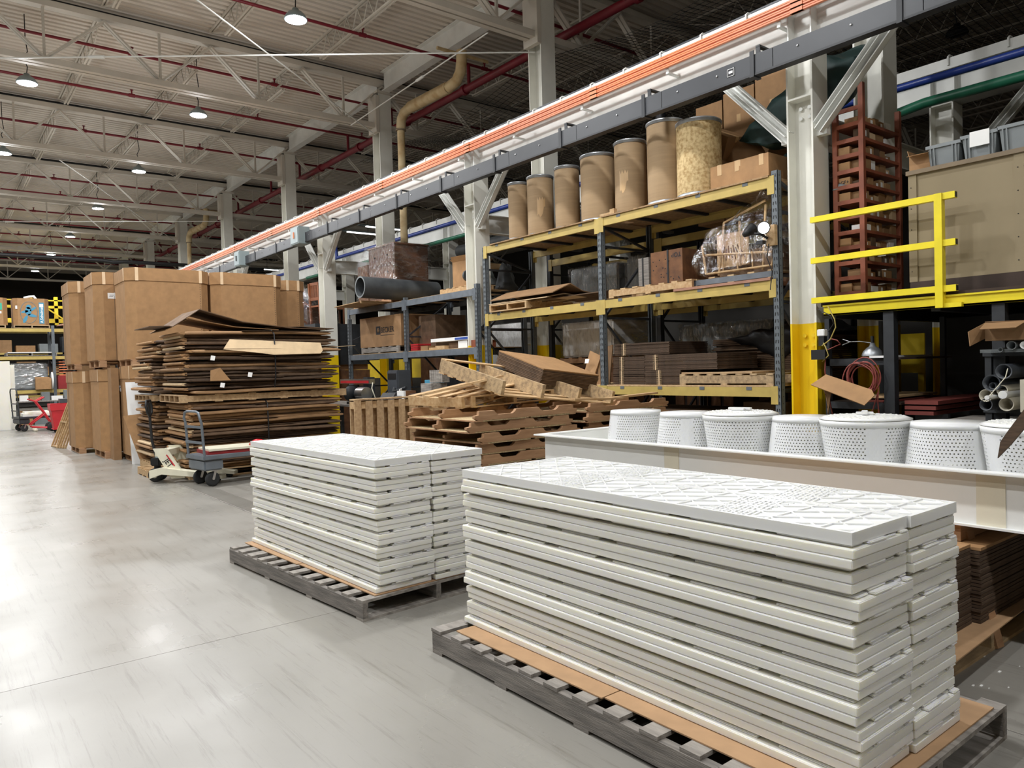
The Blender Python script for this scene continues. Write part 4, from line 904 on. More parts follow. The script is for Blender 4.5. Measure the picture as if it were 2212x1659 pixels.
def basket_proto():
    o=thing('perforated_basket','x','basket',(0,0,0),group='perforated white baskets in the trough')
    r0,r1,h=.22,.285,.5; nu,nv=72,20; z0,z1=.035,.465
    vs=[];fs=[]
    def P(u,v):
        z=z0+(z1-z0)*v; r=r0+(r1-r0)*(z/h); a=2*math.pi*u; return (r*math.cos(a),r*math.sin(a),z)
    idx={}
    def V(u,v):
        k=(round(u*1e5)%100000,round(v*1e5)); 
        if k not in idx: idx[k]=len(vs); vs.append(P(u,v))
        return idx[k]
    for j in range(nv):
        for i in range(nu):
            of=.5*(j%2); u0=(i+of)/nu; u1=(i+1+of)/nu; v0=j/nv; v1=(j+1)/nv
            solid=(i%36)<5
            c=[V(u0,v0),V(u1,v0),V(u1,v1),V(u0,v1)]
            if solid: fs.append(c); continue
            uc,vc=(u0+u1)/2,(v0+v1)/2; hr=.23
            hp=[]
            for k in range(8):
                a=math.pi/8+k*math.pi/4; hp.append(V(uc+math.cos(a)*hr/nu,vc+math.sin(a)*hr/nv*.95))
            # corners: br(u1,v0)=c1 ; tr=c2; tl=c3; bl=c0. hp angles: 22,67,112,157,202,247,292,337
            fs+=[(c[2],hp[1],hp[0]),(c[3],c[2],hp[1],) and (c[2],c[3],hp[2],hp[1]),(c[3],hp[3],hp[2]),(c[3],c[0],hp[4],hp[3]),(c[0],hp[5],hp[4]),(c[0],c[1],hp[6],hp[5]),(c[1],hp[7],hp[6]),(c[1],c[2],hp[0],hp[7])]
    mb=MB(); mb.add(vs,fs,False); b=mb.build('perforated_wall',M['plastic_cool'],o)
    md=b.modifiers.new('s','SOLIDIFY'); md.thickness=.004; md.offset=0
    MB().lathe([(r0-.003,0),(r0+.0025,0),(r0+.0095,.035),(r0+.002,.035),(r0-.003,0)],n=56).build('bottom_band',M['plastic_cool'],o)
    MB().lathe([(0,0),(r0,0),(r0,.006),(0,.006)],n=56).build('base_disc',M['plastic_cool'],o)
    q=r0+(r1-r0)*.93
    MB().lathe([(q-.003,.463),(q+.006,.463),(r1+.006,.5),(r1-.004,.5),(q-.003,.463)],n=56).build('rim_band',M['plastic_cool'],o)
    return o
bp=basket_proto(); bz=tz0+.0125
BK=[(5.02,4.6,1,'upside down perforated basket at the far end of the trough'),(5.02,4.02,1,'second upside down basket from the far end of the trough'),(5.02,3.5,0,'lidded upright basket between two upside down ones, third from far end'),(5.05,2.97,1,'upside down basket in front of the yellow column base'),(5.02,2.51,0,'lidded upright basket below the hanging red cord'),(5.05,1.98,1,'largest looking upside down basket, second from the picture edge'),(5.02,1.5,0,'lidded basket cut by the right picture edge')]
for i,(x,y,inv,l) in enumerate(BK):
    if i==0: o=bp; o.location=(x,y,bz); o['label']=l
    else: o=dup(bp,(x,y,bz),label=l)
    o.rotation_euler=(math.pi if inv else 0,0,i*.9)
    if inv: o.location=(x,y,bz+.501)
    else:
        lo=o; mb=MB(); mb.lathe([(0,.503),(.286,.503),(.292,.508),(.25,.522),(0,.535)],n=48); mb.build('lid',M['plastic_cool'],lo)
        mb=MB(); mb.box(-.09,.09,-.02,.02,.535,.555); mb.box(-.05,.05,-.055,.055,.532,.548); mb.build('lid_handle',M['plastic_cool'],lo,bevel=.003)
        mb=MB()
        for a in range(30):
            for rr in (.12,.16,.2,.24): t=a*math.pi/15+rr*3; mb.box(rr*math.cos(t)-.006,rr*math.cos(t)+.006,rr*math.sin(t)-.006,rr*math.sin(t)+.006,.52+ (.25-rr)*.05,.5245+(.25-rr)*.05)
        b=mb.build('lid_holes',M['hdpe'],lo); b['kind']='stuff'
# cardboard stack beside the trough
def cardstack(lab,x0,x1,y0,y1,z0,n,t,seed,mt='card',side='card_dark',grp=None,split=True,jit=.012,rz=0,rot=None):
    rnd=random.Random(seed); o=thing('cardboard_stack',lab,'cardboard stack',((x0+x1)/2,(y0+y1)/2,z0),rz,grp); w,d=x1-x0,y1-y0; pr={}
    if rot: o.rotation_euler=rot
    for i in range(n):
        top=i==n-1; key='t' if top else 's'
        if key not in pr:
            mb=MB(); g=.002
            if split=='x': mb.box(-w/2,-g,-d/2,d/2,0,t*.8); mb.box(g,w/2,-d/2,d/2,0,t*.8); mb.box(-w/2+.02,w/2-.02,-d/2+.03,d/2-.02,t*.1,t*.6)
            elif split=='y': mb.box(-w/2,w/2,-d/2,-g,0,t*.8); mb.box(-w/2,w/2,g,d/2,0,t*.8); mb.box(-w/2+.02,w/2-.02,-d/2+.03,d/2-.02,t*.1,t*.6)
            else: mb.box(-w/2,w/2,-d/2,d/2,0,t*.8)
            c=mb.build('flat_box',M[mt] if top else M[side],o); pr[key]=c
        else: c=pr[key].copy(); COL.objects.link(c); c.parent=o
        c.location=(rnd.uniform(-jit,jit),rnd.uniform(-jit,jit),i*t)
    return o
cardstack('big neat stack of dark edged flat cartons under the trough edge',3.62,4.36,1.62,3.3,.155,22,.0195,4,split='y',side='card_brown',jit=.004)
cardstack('second bundle of flat cartons below the trough, nearest the right picture edge',4.38,5.2,1.58,2.4,.155,21,.0195,5,split=False,side='card_brown',jit=.004)
for q in [q for q in COL.objects if q.get('label','').startswith('second bundle of flat cartons below')]: q.location.z=.155
sheet('cardboard liner under the stacks of dark flat cartons',4.42,2.4,.146,1.75,1.8,.05)
pallet('dark pallet under the flat cartons below the trough',4.45,2.4,0,1.7,1.7,n=8,h=.145,mt='wood_old')
# debris flap poking in at the right edge
o=thing('torn_cardboard','dark torn cardboard edge jutting in at the right picture border','cardboard',(3.36,.95,0))
MB().slab([(3.3,1.125,1.185),(3.3,1.115,1.25),(3.3,1.085,1.3),(3.3,1.03,1.385),(3.3,.7,1.5),(3.3,.7,1.25),(3.3,1.03,1.31),(3.3,1.08,1.24)],.012).build('torn_sheet',M['card_brown'],o,world=True)
MB().box(3.312,3.36,.8,.86,0,1.48).build('holder_post',M['black'],o,world=True)
# ---------------- notched pallet stacks ----------------
def notched(lab,x,y,z,w=1.36,d=1.2,rz=0,seed=0,grp='notched wooden pallets in two stacks'):
    rnd=random.Random(seed); o=thing('notched_pallet',lab,'pallet',(x,y,z),rz,grp)
    hw=w/2
    def half(cx,r,dep,top): # notch arc points going left->right
        s=top; return [(cx-r,top),(cx-r+.015,top-dep*.5),(cx-r+.05,top-dep),(cx+r-.05,top-dep),(cx+r-.015,top-dep*.5),(cx+r,top)]
    H=.088
    for i,yy in enumerate((-d/2+.02,0,d/2-.02)):
        P=[(-hw+.04,0),(hw-.04,0),(hw,.02),(hw,.045),(hw-.05,.05),(hw-.055,H)]
        for cx in (.28,-.3): P+=half(cx,.14,.042,H)[::-1]
        P+=[(-hw+.055,H),(-hw+.05,.05),(-hw,.045),(-hw,.02)]
        MB().prism(P,yy-.019,yy+.019,'y').build('notched_stringer',M['fir'],o).location=(0,0,.014)
    for (a,b) in ((-hw+.03,-.03),(.03,hw-.04)): MB().box(a,b,-d/2+.005,d/2-.005,0,.014).build('osb_deck',M['osb_edge'],o)
    for i in range(2): 
        xx=(-hw+.02 if i==0 else hw-.1); MB().box(xx,xx+.08,-d/2,d/2,.0,.013).build('end_board',M['fir'],o)
    return o
ST=[(4.76,6.42,0),(6.2,6.42,0)]
for s,(cx,cy,_) in enumerate(ST):
    n=11 if s==0 else 11
    for i in range(n):
        rn=random.Random(40+s*20+i); z=.0+i*.1075
        notched('%s notched pallet from the top of the %s stack behind the trough'%(('the topmost' if i==n-1 else O(n-1-i)),'left' if s==0 else 'right'),cx+rn.uniform(-.05,.07)+(-.03 if i>8 else 0),cy+rn.uniform(-.05,.05),z,rz=rn.uniform(-.03,.03)+(.02 if i>7 else 0),seed=i)
TZ=11*.1075
# rough pallets thrown on top
def rough(lab,loc,rot,w=1.2,l=1.0,n=5,h=.12,mt='wood_old',mb_='wood',flip=False,ns=4):
    o=thing('rough_pallet',lab,'pallet',loc); o.rotation_euler=rot
    for i in range(ns): xx=-w/2+.02+(w-.04)*i/(ns-1); MB().box(xx-.022,xx+.022,-l/2,l/2,.014,h-.014).build('stringer',M[mt],o)
    z0,z1=(0,.014) if flip else (h-.014,h); z2,z3=(h-.014,h) if flip else (0,.014)
    for i in range(n): yy=-l/2+.05+(l-.1)*i/(n-1); MB().box(-w/2,w/2,yy-.05,yy+.05,z0,z1).build('deck_board',M[mb_],o)
    for i in ([2] if flip else range(3)): yy=-l/2+.05+(l-.1)*i/2; MB().box(-w/2,w/2,yy-.05,yy+.05,z2,z3).build('bottom_board',M[mb_],o)
    return o
rough('tilted stained pallet with four beams showing, topmost of the jumble',(5.42,6.62,TZ+.15),(math.radians(13),math.radians(6),math.radians(4)),w=1.75,l=1.1,n=7,flip=True,h=.17)
rough('rough pallet under the tilted one, jutting left over the stack',(4.68,6.8,TZ+.06),(math.radians(1),math.radians(-7),math.radians(12)),w=.95,l=.8,mt='wood',ns=3,n=4)
rough('lowest rough pallet in the jumble, half hidden at its back',(5.0,6.75,TZ+.01),(0,math.radians(-1),math.radians(4)),w=1.2,l=.8,mt='wood',ns=3)
cardstack('tilted stack of flat cartons resting on the jumbled pallets',5.42,6.38,6.45,7.25,TZ+.27,11,.017,9,split='x',side='card_dark',jit=.006,rot=(math.radians(17),math.radians(6),math.radians(5)))
for i,(p,q,l) in enumerate((((4.0,6.6,1.33),(4.75,6.2,1.5),'loose nailed board sloping left of the jumble'),((5.9,5.95,1.2),(6.9,6.0,1.23),'short loose board on the right notched stack'),((5.5,5.95,1.22),(6.2,5.9,1.2),'thin splintered slat over the front of the right stack'))):
    MBx=MB(); MBx.bar(p,q,.09,.022); tag(origin(MBx.build('loose_board',M['wood'])),l,'board')
# upright slatted pallet, leaning
def slatcrate(lab,x0,y0,w,h,t=.14,n=6,rz=0):
    o=thing('upright_pallet',lab,'pallet',(x0,y0,0),rz)
    for zz in (h-.06,h*.45,.06): MB().box(0,w,.02,t-.02,zz-.045,zz+.045).build('stringer',M['wood'],o)
    for i in range(n): xx=(w-.09)*i/(n-1); MB().box(xx,xx+.09,0,.02,0,h-.01 if i else h-.0).build('slat',M['wood_y'],o); MB().box(xx,xx+.09,t-.02,t,0,h-.01).build('slat',M['wood_y'],o)
    MB().box(0,w,-.001,t+.001,h,h+.018).build('top_board',M['wood_y'],o)
    return o
slatcrate('upright pale slatted pallet standing left of the notched stacks',4.2,8.55,.88,1.22)
slatcrate('second upright darker slatted pallet behind the first',5.15,8.75,.6,1.1,n=4)
openbox('low open carton behind the left panel stack',3.75,7.2,.35,.5,.42,.36,rz=.1,fl=((0,0),(0,0),(0,0),(0,0)),mt='card2')
pallet('pallet under the low open carton',3.8,7.3,0,1.1,1.1,n=6,h=.13,mt='wood_old'); board('plain_carton','flat carton supporting the low open carton','box',3.45,4.1,6.95,7.5,.131,.218,M['card2'])
# ---------------- workbench with machines ----------------
wbn=thing('workbench','worn plank workbench beyond the upright pallet','workbench',(7.0,13.4,0))
for i in range(4): MB().box(6.15+i*.2,6.34+i*.2,11.0,15.6,.93,.965).build('plank',M['wood_grey_y'],wbn,world=True)
for y in (11.1,13.2,15.4):
    for x in (6.2,6.85): MB().box(x,x+.06,y,y+.06,0,.93).build('leg',M['rack_dark'],wbn,world=True)
o=thing('radial_saw','dark radial saw with red striped arm and chrome motor','saw',(6.5,12.7,.965))
MB().box(-.25,.25,-.35,.35,0,.05).build('base',M['black'],o); MB().box(.1,.25,.15,.33,.05,.5).build('column_post',M['rack_dark'],o)
MB().box(-.06,.04,-.25,1.0,.38,.47).build('arm',M['steel'],o); MB().box(-.064,-.06,-.2,.98,.39,.44).build('red_stripe',M['red'],o)
MB().tube([(-.1,-.2,.2),(-.1,.1,.2)],.12,16).build('motor',M['steel'],o); MB().lathe([(0,0),(.15,0),(.15,.012),(0,.012)],(-.2,.25,.2),24,'y').build('blade_guard',M['rack_dark'],o)
MB().box(-.15,.0,.3,.5,.1,.36).build('motor_housing',M['black'],o)
MB().tube([(.0,-.25,.4),(-.05,-.3,.3),(0,-.34,.1),(.02,-.3,.02)],.01,6).build('power_cord',M['cream'],o)
o=thing('tool_case','blue grey tool case on the workbench under the grey rack','case',(6.6,11.75,.965))
MB().box(-.2,.2,-.22,.22,0,.14).build('case_body',M['beam_blue'],o,bevel=.01); MB().prism([(-.21,.14),(.21,.14),(.15,.22),(-.15,.22)],-.23,.23,'y').build('case_lid',M['rack_dark'],o); 
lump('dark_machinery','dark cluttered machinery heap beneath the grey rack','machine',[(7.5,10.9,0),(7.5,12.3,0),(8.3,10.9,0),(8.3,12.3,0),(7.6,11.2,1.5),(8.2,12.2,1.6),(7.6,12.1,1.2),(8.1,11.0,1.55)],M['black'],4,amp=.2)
carton('grey_cabinet','small grey machine cabinet on the bench below the large box',6.75,13.3,.97,.3,.4,.6,mt='grey_dark' if 0 else 'card_dark',tape=None,cat='cabinet') if 0 else None
o=thing('machine_cabinet','small grey green machine head with a slot behind the saw','machine',(7.0,12.35,.965))
MB().box(-.15,.15,-.2,.2,0,.62).build('housing',M['pvc_dark'],o,bevel=.02); MB().box(-.155,-.15,-.15,.15,.45,.56).build('slot_panel',M['black'],o); MB().tube([(-.1,0,.3),(-.3,-.3,.22),(-.2,-.6,.3)],.03,8).build('arm',M['rack_dark'],o)
o=thing('red_tray','dark red tool tray near the upright pallet','tray',(6.3,11.2,.965)); MB().box(-.1,.14,-.3,.3,0,.05).build('tray_base',M['red_dark'],o); MB().box(-.1,.14,-.3,-.28,.05,.08).build('tray_lip',M['red_dark'],o)
o=thing('white_binder','white plastic holder standing on the red tray','holder',(6.25,10.98,1.016)); MB().box(-.02,.02,-.12,.1,0,.22).build('panel',M['paper'],o); MB().box(-.04,-.02,-.06,.12,0,.14).build('grey_block',M['pvc_dark'],o); MB().slab([(.02,.1,0),(.1,.16,0),(.1,.16,.26),(.02,.1,.24)],.01).build('side_flap',M['paper'],o)
o=origin(tag(MB().box(6.5,6.7,11.25,11.5,.966,1.22).build('wooden_box',M['crate']),'reddish wooden box behind the grey rack post','box'))
for i,(y,z,c,l) in enumerate(((10.55,1.0,'paper','white carton at the bottom of the small supply tower'),(10.55,1.12,'orange','orange and purple carton in the supply tower'),(10.52,1.3,'blue_ink','lilac carton on top of the supply tower'))):
    o=origin(tag(MB().box(6.5,6.75,y-.1,y+.1,z,z+.11).build('supply_box',M[c]),l,'box'))
board('supply_shelf','dark shelf board carrying the small supply tower','shelf',6.4,6.85,10.3,10.8,.966,.03,M['dark_wood'])
o=origin(tag(MB().box(6.3,6.6,10.1,10.42,1.2,1.36).build('beam_offcut',M['wood_grey']),'square grey beam offcut left of the stained pallet','block'))
MBx=MB(); MBx.M=Matrix.Translation((6.5,10.2,1.37))@Euler((0,0,.3)).to_matrix().to_4x4(); [MBx.box(-.08,.1,-.15+i*.045,-.11+i*.045,0,.2) for i in range(6)]; tag(origin(MBx.build('slat_bundle',M['wood_grey'])),'bundle of upright wood slats with a red clamp','bundle')
origin(tag(MB().box(6.2,6.85,9.9,10.6,.99,1.198).build('bench_block',M['dark_wood']),'dark stand supporting the beam offcut','stand'))
# pedestal fan between pile and column
o=thing('pedestal_fan','black wire caged fan in front of the white column','fan',(6.6,15.9,0))
FZ=1.5
MB().tube([(0,0,0),(0,0,FZ-.2)],.02,8).build('pole',M['black'],o); MB().lathe([(0,0),(.25,0),(.25,.02),(0,.03)],n=20).build('base',M['black'],o)
F=Matrix.Translation((-.05,-.05,FZ))@Euler((0,0,.6)).to_matrix().to_4x4()
mb=MB(); mb.M=F; 
for r_,yy in ((.34,0),(.33,-.08),(.25,-.11),(.16,-.13),(.33,.08),(.2,.11)): mb.tube([(r_*math.cos(a*math.pi/12),yy,r_*math.sin(a*math.pi/12)) for a in range(24)],.005,5,close=True)
for a in range(24): c,s=math.cos(a*math.pi/12),math.sin(a*math.pi/12); mb.tube([(.05*c,-.14,.05*s),(.25*c,-.11,.25*s),(.33*c,-.08,.33*s),(.34*c,0,.34*s),(.33*c,.08,.33*s)],.003,4)
b=mb.build('cage',M['black'],o); b['kind']='stuff'
mb=MB(); mb.M=F; mb.tube([(0,-.1,0),(0,.14,0)],.06,12); mb.build('motor',M['black'],o)
for k in range(3):
    mb=MB(); mb.M=F@Matrix.Rotation(k*2.094+.3,4,'Y'); mb.slab([(.05,-.03,-.05),(.28,-.05,-.12),(.28,.03,.12),(.05,.02,.05)],.004); mb.build('blade',M['rubber'],o)
# ---------------- things on the grey rack ----------------
def crate_pallet(lab,x,y,z,w,l,mt='fir',n=6,h=.12): return pallet(lab,x,y,z,w,l,n=n,h=h,mt=mt)
crate_pallet('pallet under the film wrapped dresser',8.0,14.3,2.935,1.0,1.7)
o=thing('wrapped_dresser','brown wooden dresser wrapped in clear film on the grey rack','dresser',(8.0,14.3,3.056))
MB().box(-.38,.42,-.82,.3,0,1.12).build('dresser_body',M['brown_wood'],o)
for i in range(3): MB().box(-.392,-.38,-.78,.24,.06+i*.35,.37+i*.35).build('drawer_front',M['brown_wood'],o,bevel=.006)
for i in range(3):
    for yy in (-.55,.0): MB().lathe([(0,0),(.02,.0),(.02,.02),(0,.02)],(-.41,yy,.22+i*.35),8,'x').build('knob',M['black'],o)
MB().box(-.4,.44,-.84,.32,1.12,1.15).build('top_board',M['brown_wood'],o)
MB().box(-.4,.3,.34,.8,0,.82).build('side_crate',M['crate'],o)
lump('film_wrap','','',[(-.44,-.86,.0),(-.44,-.86,1.17),(-.44,.34,1.17),(-.44,.84,.85),(-.44,.86,0),(.46,-.86,0),(.46,-.86,1.17),(.46,.34,1.17),(.4,.84,.85),(.4,.86,0)],M['film'],7,amp=.02,parent=o)
o=thing('black_pipe_length','big dark plastic pipe lying across the grey rack','pipe',(7.25,12.9,3.0))
d=Vector((1.75,.02,-.03)); mb=MB(); a=Vector((6.68-7.25,13.2-12.9,.215)); 
q=mb.tube([a,a+d],.21,28,caps=False); mb.tube([a+d,a],.18,28,caps=False)
n=28; mb.add([],[]); k=n; 
ring=[(i,(i+1)%n) for i in range(n)]; 
# end annulus
mb2=MB(); dn=d.normalized(); sd=dn.cross(Vector((0,0,1))).normalized(); uu=sd.cross(dn)
for (c,s) in ((a,1),(a+d,-1)):
    vs=[c+(sd*math.cos(2*math.pi*j/n)+uu*math.sin(2*math.pi*j/n))*r_ for r_ in (.21,.18) for j in range(n)]; mb2.add(vs,[(j,(j+1)%n,n+(j+1)%n,n+j) for j in range(n)])
mb.build('pipe_shell',M['black_pipe'],o); mb2.build('cut_edge',M['pvc_grey'],o)
MBx=MB(); MBx.M=Matrix.Translation((7.1,14.0,2.925)); MBx.slab([(-.35,.55,.0),(-.35,-.55,.02),(.6,-.55,.0),(.6,.55,.0)],.012); MBx.box(-.3,.4,-.6,-.56,-.0,.05); tag(origin(MBx.build('plywood_sheet',M['wood'])),'pale plywood sheet jutting out from the grey rack past the column','sheet')
openbox('battered brown carton on a pallet, right of the dark pipe',8.0,11.3,3.05,.5,.5,.5,rz=.1,fl=((.1,.3),(0,0),(.12,.5),(.1,1.)),mt='card')
pallet('pallet under the battered carton on the grey rack',7.95,11.15,2.935,.8,1.1,n=6,h=.115,mt='wood')
o=thing('grey_machine_part','grey metal machine part beside the battered carton','machine',(7.9,10.75,3.052)); MB().box(-.2,.2,-.14,.3,0,.12).build('base',M['pvc_grey'],o,bevel=.01); MB().prism([(-.15,.12),(.15,.12),(.08,.26),(-.05,.26)],-.1,.26,'y').build('housing',M['grey_box'],o); MB().tube([(-.16,.3,.2),(-.16,.34,.2)],.1,16).build('flywheel',M['black_pipe'],o)
origin(tag(MB().box(7.75,8.15,10.6,11.0,3.33,3.43).build('wood_board_box',M['wood']),'flat wooden box lying on the grey machine part','box'))
lump('dark_engine','dark bulky engine part behind the white column on the grey rack','machine',[(7.9,10.25,2.94),(7.9,10.5,2.94),(8.3,10.25,2.94),(8.3,10.5,2.94),(7.95,10.3,3.4),(8.3,10.5,3.42)],M['black_pipe'],6,amp=.05)
# becker box
o=carton('large_carton','large brown carton with black printed emblem on the grey rack lower level',7.85,13.75,2.075,.95,1.75,.62,mt='card2',tape=None)
text('lettering','BECKER',.155,M['ink'],o,(-.478,-.32,.33),(math.pi/2,0,-math.pi/2))
mb=MB(); mb.box(-.4775,-.476,-.03,.16,.25,.42); mb.build('logo_square',M['ink'],o)
mb=MB(); mb.lathe([(.0,-.4795),(.05,-.4795),(.05,-.4775),(0,-.4775)],(0,.065,.335),20,'x'); mb.build('logo_head',M['card2'],o)
mb=MB(); mb.box(-.4802,-.4795,.03,.05,.34,.36); mb.box(-.4802,-.4795,.08,.1,.34,.36); mb.box(-.4802,-.4795,.045,.085,.3,.312); mb.box(-.4775,-.476,-.6,-.03,.225,.235); mb.build('logo_detail',M['ink'],o)
pallet('blue grey pallet under the carton with the black emblem',7.85,13.75,1.945,1.0,1.6,n=6,h=.125,mt='wood_grey')
carton('large_carton','plain brown carton right of the printed one behind the rack post',8.0,12.35,1.945,.7,.6,.68,mt='card_dark',tape=None)
# shelf clutter on the grey rack
rn=random.Random(9)
for i in range(6): o=origin(tag(MB().box(7.36,7.9,12.25-i*.004,12.5,1.945+i*.022,1.945+i*.022+.018).build('red_book',M['red_dark'] if i%2==0 else M['red']),'%s of the thin red trays piled beside the middle post'%(O(5-i) if i<5 else 'topmost'),'tray','thin red trays'))
cl=[(7.4,7.8,11.95,12.2,.08,'card2','small brown carton beside the thin red trays'),(7.4,7.6,11.6,11.9,.04,'wood','flat pale wood offcut on the grey shelf'),(7.35,7.5,11.3,11.6,.06,'wood','splintered wood piece near the shelf middle'),(7.45,7.9,10.95,11.3,.1,'card_dark','dark cardboard carton on the grey shelf'),(7.4,7.8,10.65,10.93,.13,'paper','white carton near the right post of the grey rack'),(7.4,7.8,10.35,10.6,.12,'rust','rust coloured carton beside the right post')]
for x0,x1,y0,y1,h_,m_,l in cl: origin(tag(MB().box(x0,x1,y0,y1,1.945,1.945+h_).build('shelf_box',M[m_]),l,'box'))
origin(tag(MB().box(7.38,7.62,10.58,11.8,2.08,2.14).build('long_roll_box',M['paper']),'long white and blue roll carton on the grey rack','box'))
origin(tag(MB().box(7.376,7.38,10.6,11.0,2.09,2.13).build('roll_box_label',M['navy_ink']),'blue printed band on the long roll carton','label'))
o=carton('storage_bin','grey bins with white tags hanging below the shelf edge',7.6,11.4,1.6,.3,.5,.01) if 0 else None
# ---------------- things on the drum rack ----------------
pallet('pale pallet under creased cardboard on the middle rack level',7.85,9.3,2.482,.95,1.2,n=6,h=.115,rz=math.radians(90),mt='wood')
bent('flattened_box','top creased flattened carton with a paper tag on the rack','cardboard',[(7.25,2.66),(7.6,2.8),(7.85,2.7),(8.2,2.66)],8.2,9.75,M['card2'],.014)
bent('flattened_box','lower flattened carton on the pale rack pallet','cardboard',[(7.26,2.605),(7.6,2.67),(8.25,2.62)],8.35,9.8,M['card_light'],.01)
bent('flattened_box','dark flattened carton sagging toward the middle post','cardboard',[(7.6,2.62),(7.9,2.66),(8.3,2.6)],7.45,8.8,M['card_dark'],.014)
pallet('sagging pale pallet under the banded wooden crate',7.8,6.4,2.482,.9,1.35,n=7,h=.115,mt='wood_old',rz=math.radians(90)) if 0 else pallet('sagging pale pallet under the banded wooden crate',7.8,6.45,2.482,.95,1.4,n=7,h=.115,mt='wood')
o=thing('wooden_crate','weathered wooden crate marked top with black banding','crate',(7.95,6.35,2.6))
MB().box(-.42,.42,-.3,.22,0,.43).build('crate_body',M['crate'],o); MB().box(-.44,.3,.24,.42,0,.38).build('side_frame',M['wood_grey_y'],o); 
mb=MB(); mb.box(-.428,-.42,-.08,-.055,-.0,.435); mb.box(-.448,-.44,.33,.35,0,.385); mb.box(-.42,.42,-.08,-.055,.43,.436); mb.build('steel_band',M['black'],o)
text('lettering','TOP',.08,M['ink'],o,(-.4215,-.2,.36),(math.pi/2,math.pi,-math.pi/2))
mb=MB(); rn=random.Random(2)
for i in range(18): yy,zz=rn.uniform(-.26,.2),rn.uniform(.05,.32); mb.lathe([(0,0),(.008,0),(.008,.002),(0,.002)],(-.4225,yy,zz),8,'x')
mb.build('drilled_holes',M['ink'],o)['kind']='stuff'
carton('storage_carton','dark carton with pale label behind the banded crate',8.5,6.9,3.2-.7,.5,.55,.8,mt='card_dark',tape=None,sticker=[('-x',0,.7,.2,.1)]) if 0 else None
pallet('blue painted skid under the film wrapped rattan furniture',7.85,5.25,2.495,.9,1.15,n=5,h=.1,mt='wood_old',mts='beam_blue')
o=thing('wrapped_furniture','film wrapped rattan chairs and wood panel on the drum rack','furniture',(7.85,5.22,2.6))
for a,b in (((-.35,-.45,.05),(-.35,.45,.05)),((-.35,.45,.05),(-.35,.5,.4)),((-.35,-.45,.05),(-.35,-.5,.28)),((-.3,-.3,.02),(-.3,-.35,.75)),((-.3,.3,.02),(-.25,.25,.65)),((-.25,.25,.65),(-.3,-.35,.8)),((-.35,.45,.28),(-.35,-.45,.2)),((-.3,.0,.1),(-.3,-.0,.62))):
    MB().tube([a,b],.014,8).build('rattan_rail',M['wood'],o)
for yy in (-.2,-.0,.2): MB().tube([(-.35,yy,.05),(-.36,yy,.24)],.01,6).build('spindle',M['wood'],o)
MB().box(-.22,-.19,-.05,.38,.12,.52).build('wood_panel',M['wood'],o)
mb=MB()
for i in range(9): mb.bar((-.225,-.02+i*.045,.2+.02*(i%3)),(-.225,.06+i*.03,.34+.03*(i%2)),.008,.012)
mb.build('panel_slots',M['crate'],o)
MB().box(-.15,.3,-.45,.4,0,.3).build('seat_block',M['card_dark'],o)
lump('film_wrap','','',[(-.42,.58,.02),(-.42,.56,.32),(-.36,.42,.52),(-.3,.1,.72),(-.25,-.35,.98),(-.3,-.5,.6),(-.42,-.55,.1),(.35,.5,.05),(.3,-.5,.05),(.25,-.3,.95),(.3,.3,.5)],M['film'],9,amp=.07,parent=o)
# work light clamped to the right post
o=thing('flood_light','twin head flood light clamped to the rack post, one lamp glaring','lamp',(7.2,4.62,2.85))
MB().box(.04,.095,-.05,.05,-.02,.2).build('mount_block',M['wood'],o)
for k,(dy,ln) in enumerate(((.0,1),(.2,1))):
    mb=MB(); mb.M=Matrix.Translation((-.08 if k==0 else -.02,dy+.02,.16))@Euler((math.radians(20 if k else 10),math.radians(-100 if k==0 else -60),math.radians(38 if k==0 else 150))).to_matrix().to_4x4()
    mb.lathe([(0,-.09),(.03,-.09),(.045,-.03),(.065,.04),(.07,.06),(.064,.06),(.0,.045)],n=20); mb.build('lamp_head',M['black'],o)
    ml=MB(); ml.M=mb.M; ml.lathe([(0,.05),(.06,.05),(.06,.0585),(0,.066)],n=20); ml.build('lamp_lens',M['flood'],o)
MB().tube([(.03,.03,.06),(-.04,.06,.1),(-.04,.14,.12)],.014,8).build('swivel_arm',M['black'],o); MB().box(-.02,.04,.06,.14,-.0,.04).build('sensor',M['rack_dark'],o)
MB().tube([(.04,.02,0),(.03,.04,-.15),(.06,.0,-.3),(.05,.02,-.5)],.006,6).build('cord',M['black'],o)
l=bpy.data.lights.new('flood_spot','SPOT'); l.energy=60; l.spot_size=2.0; l.shadow_soft_size=.06; lo=bpy.data.objects.new('flood_spot',l); COL.objects.link(lo); lo.location=(7.05,4.6,3.02); lo.rotation_euler=(math.radians(70),0,math.radians(110))
# banded flat cartons on the low level
def bundle(lab,x0,x1,y0,y1,z,n,t,seed,bandsy=()):
    o=cardstack(lab,x0,x1,y0,y1,z,n,t,seed,mt='card_brown',side='card_brown',split=False,jit=.006,grp='banded bundles of flat cartons'); w=x1-x0; h=n*t
    for by in bandsy:
        mb=MB(); mb.box(-w/2-.009,-w/2-.006,by-.006,by+.006,-.001,h+.002); mb.box(-w/2-.009,w/2+.009,by-.006,by+.006,h,h+.003); mb.build('band',M['tape_pale'],o)
        mb=MB(); 
        for i in range(n): mb.box(-w/2-.0085,-w/2,by-.04,by+.04,i*t+.003,i*t+t*.45)
        mb.build('flute_edges',M['card_light'],o)['kind']='stuff'
    return o
bundle('lower left banded bundle of flat cartons on the bottom shelf',7.4,8.15,6.6,7.18,1.311,16,.0115,1,(.12,))
bundle('lower right banded bundle beside the lower left one',7.38,8.15,6.0,6.58,1.311,16,.0115,2,(0.05,))
bundle('upper left banded bundle of flat cartons',7.4,8.15,6.6,7.17,1.498,16,.0115,3,(.12,))
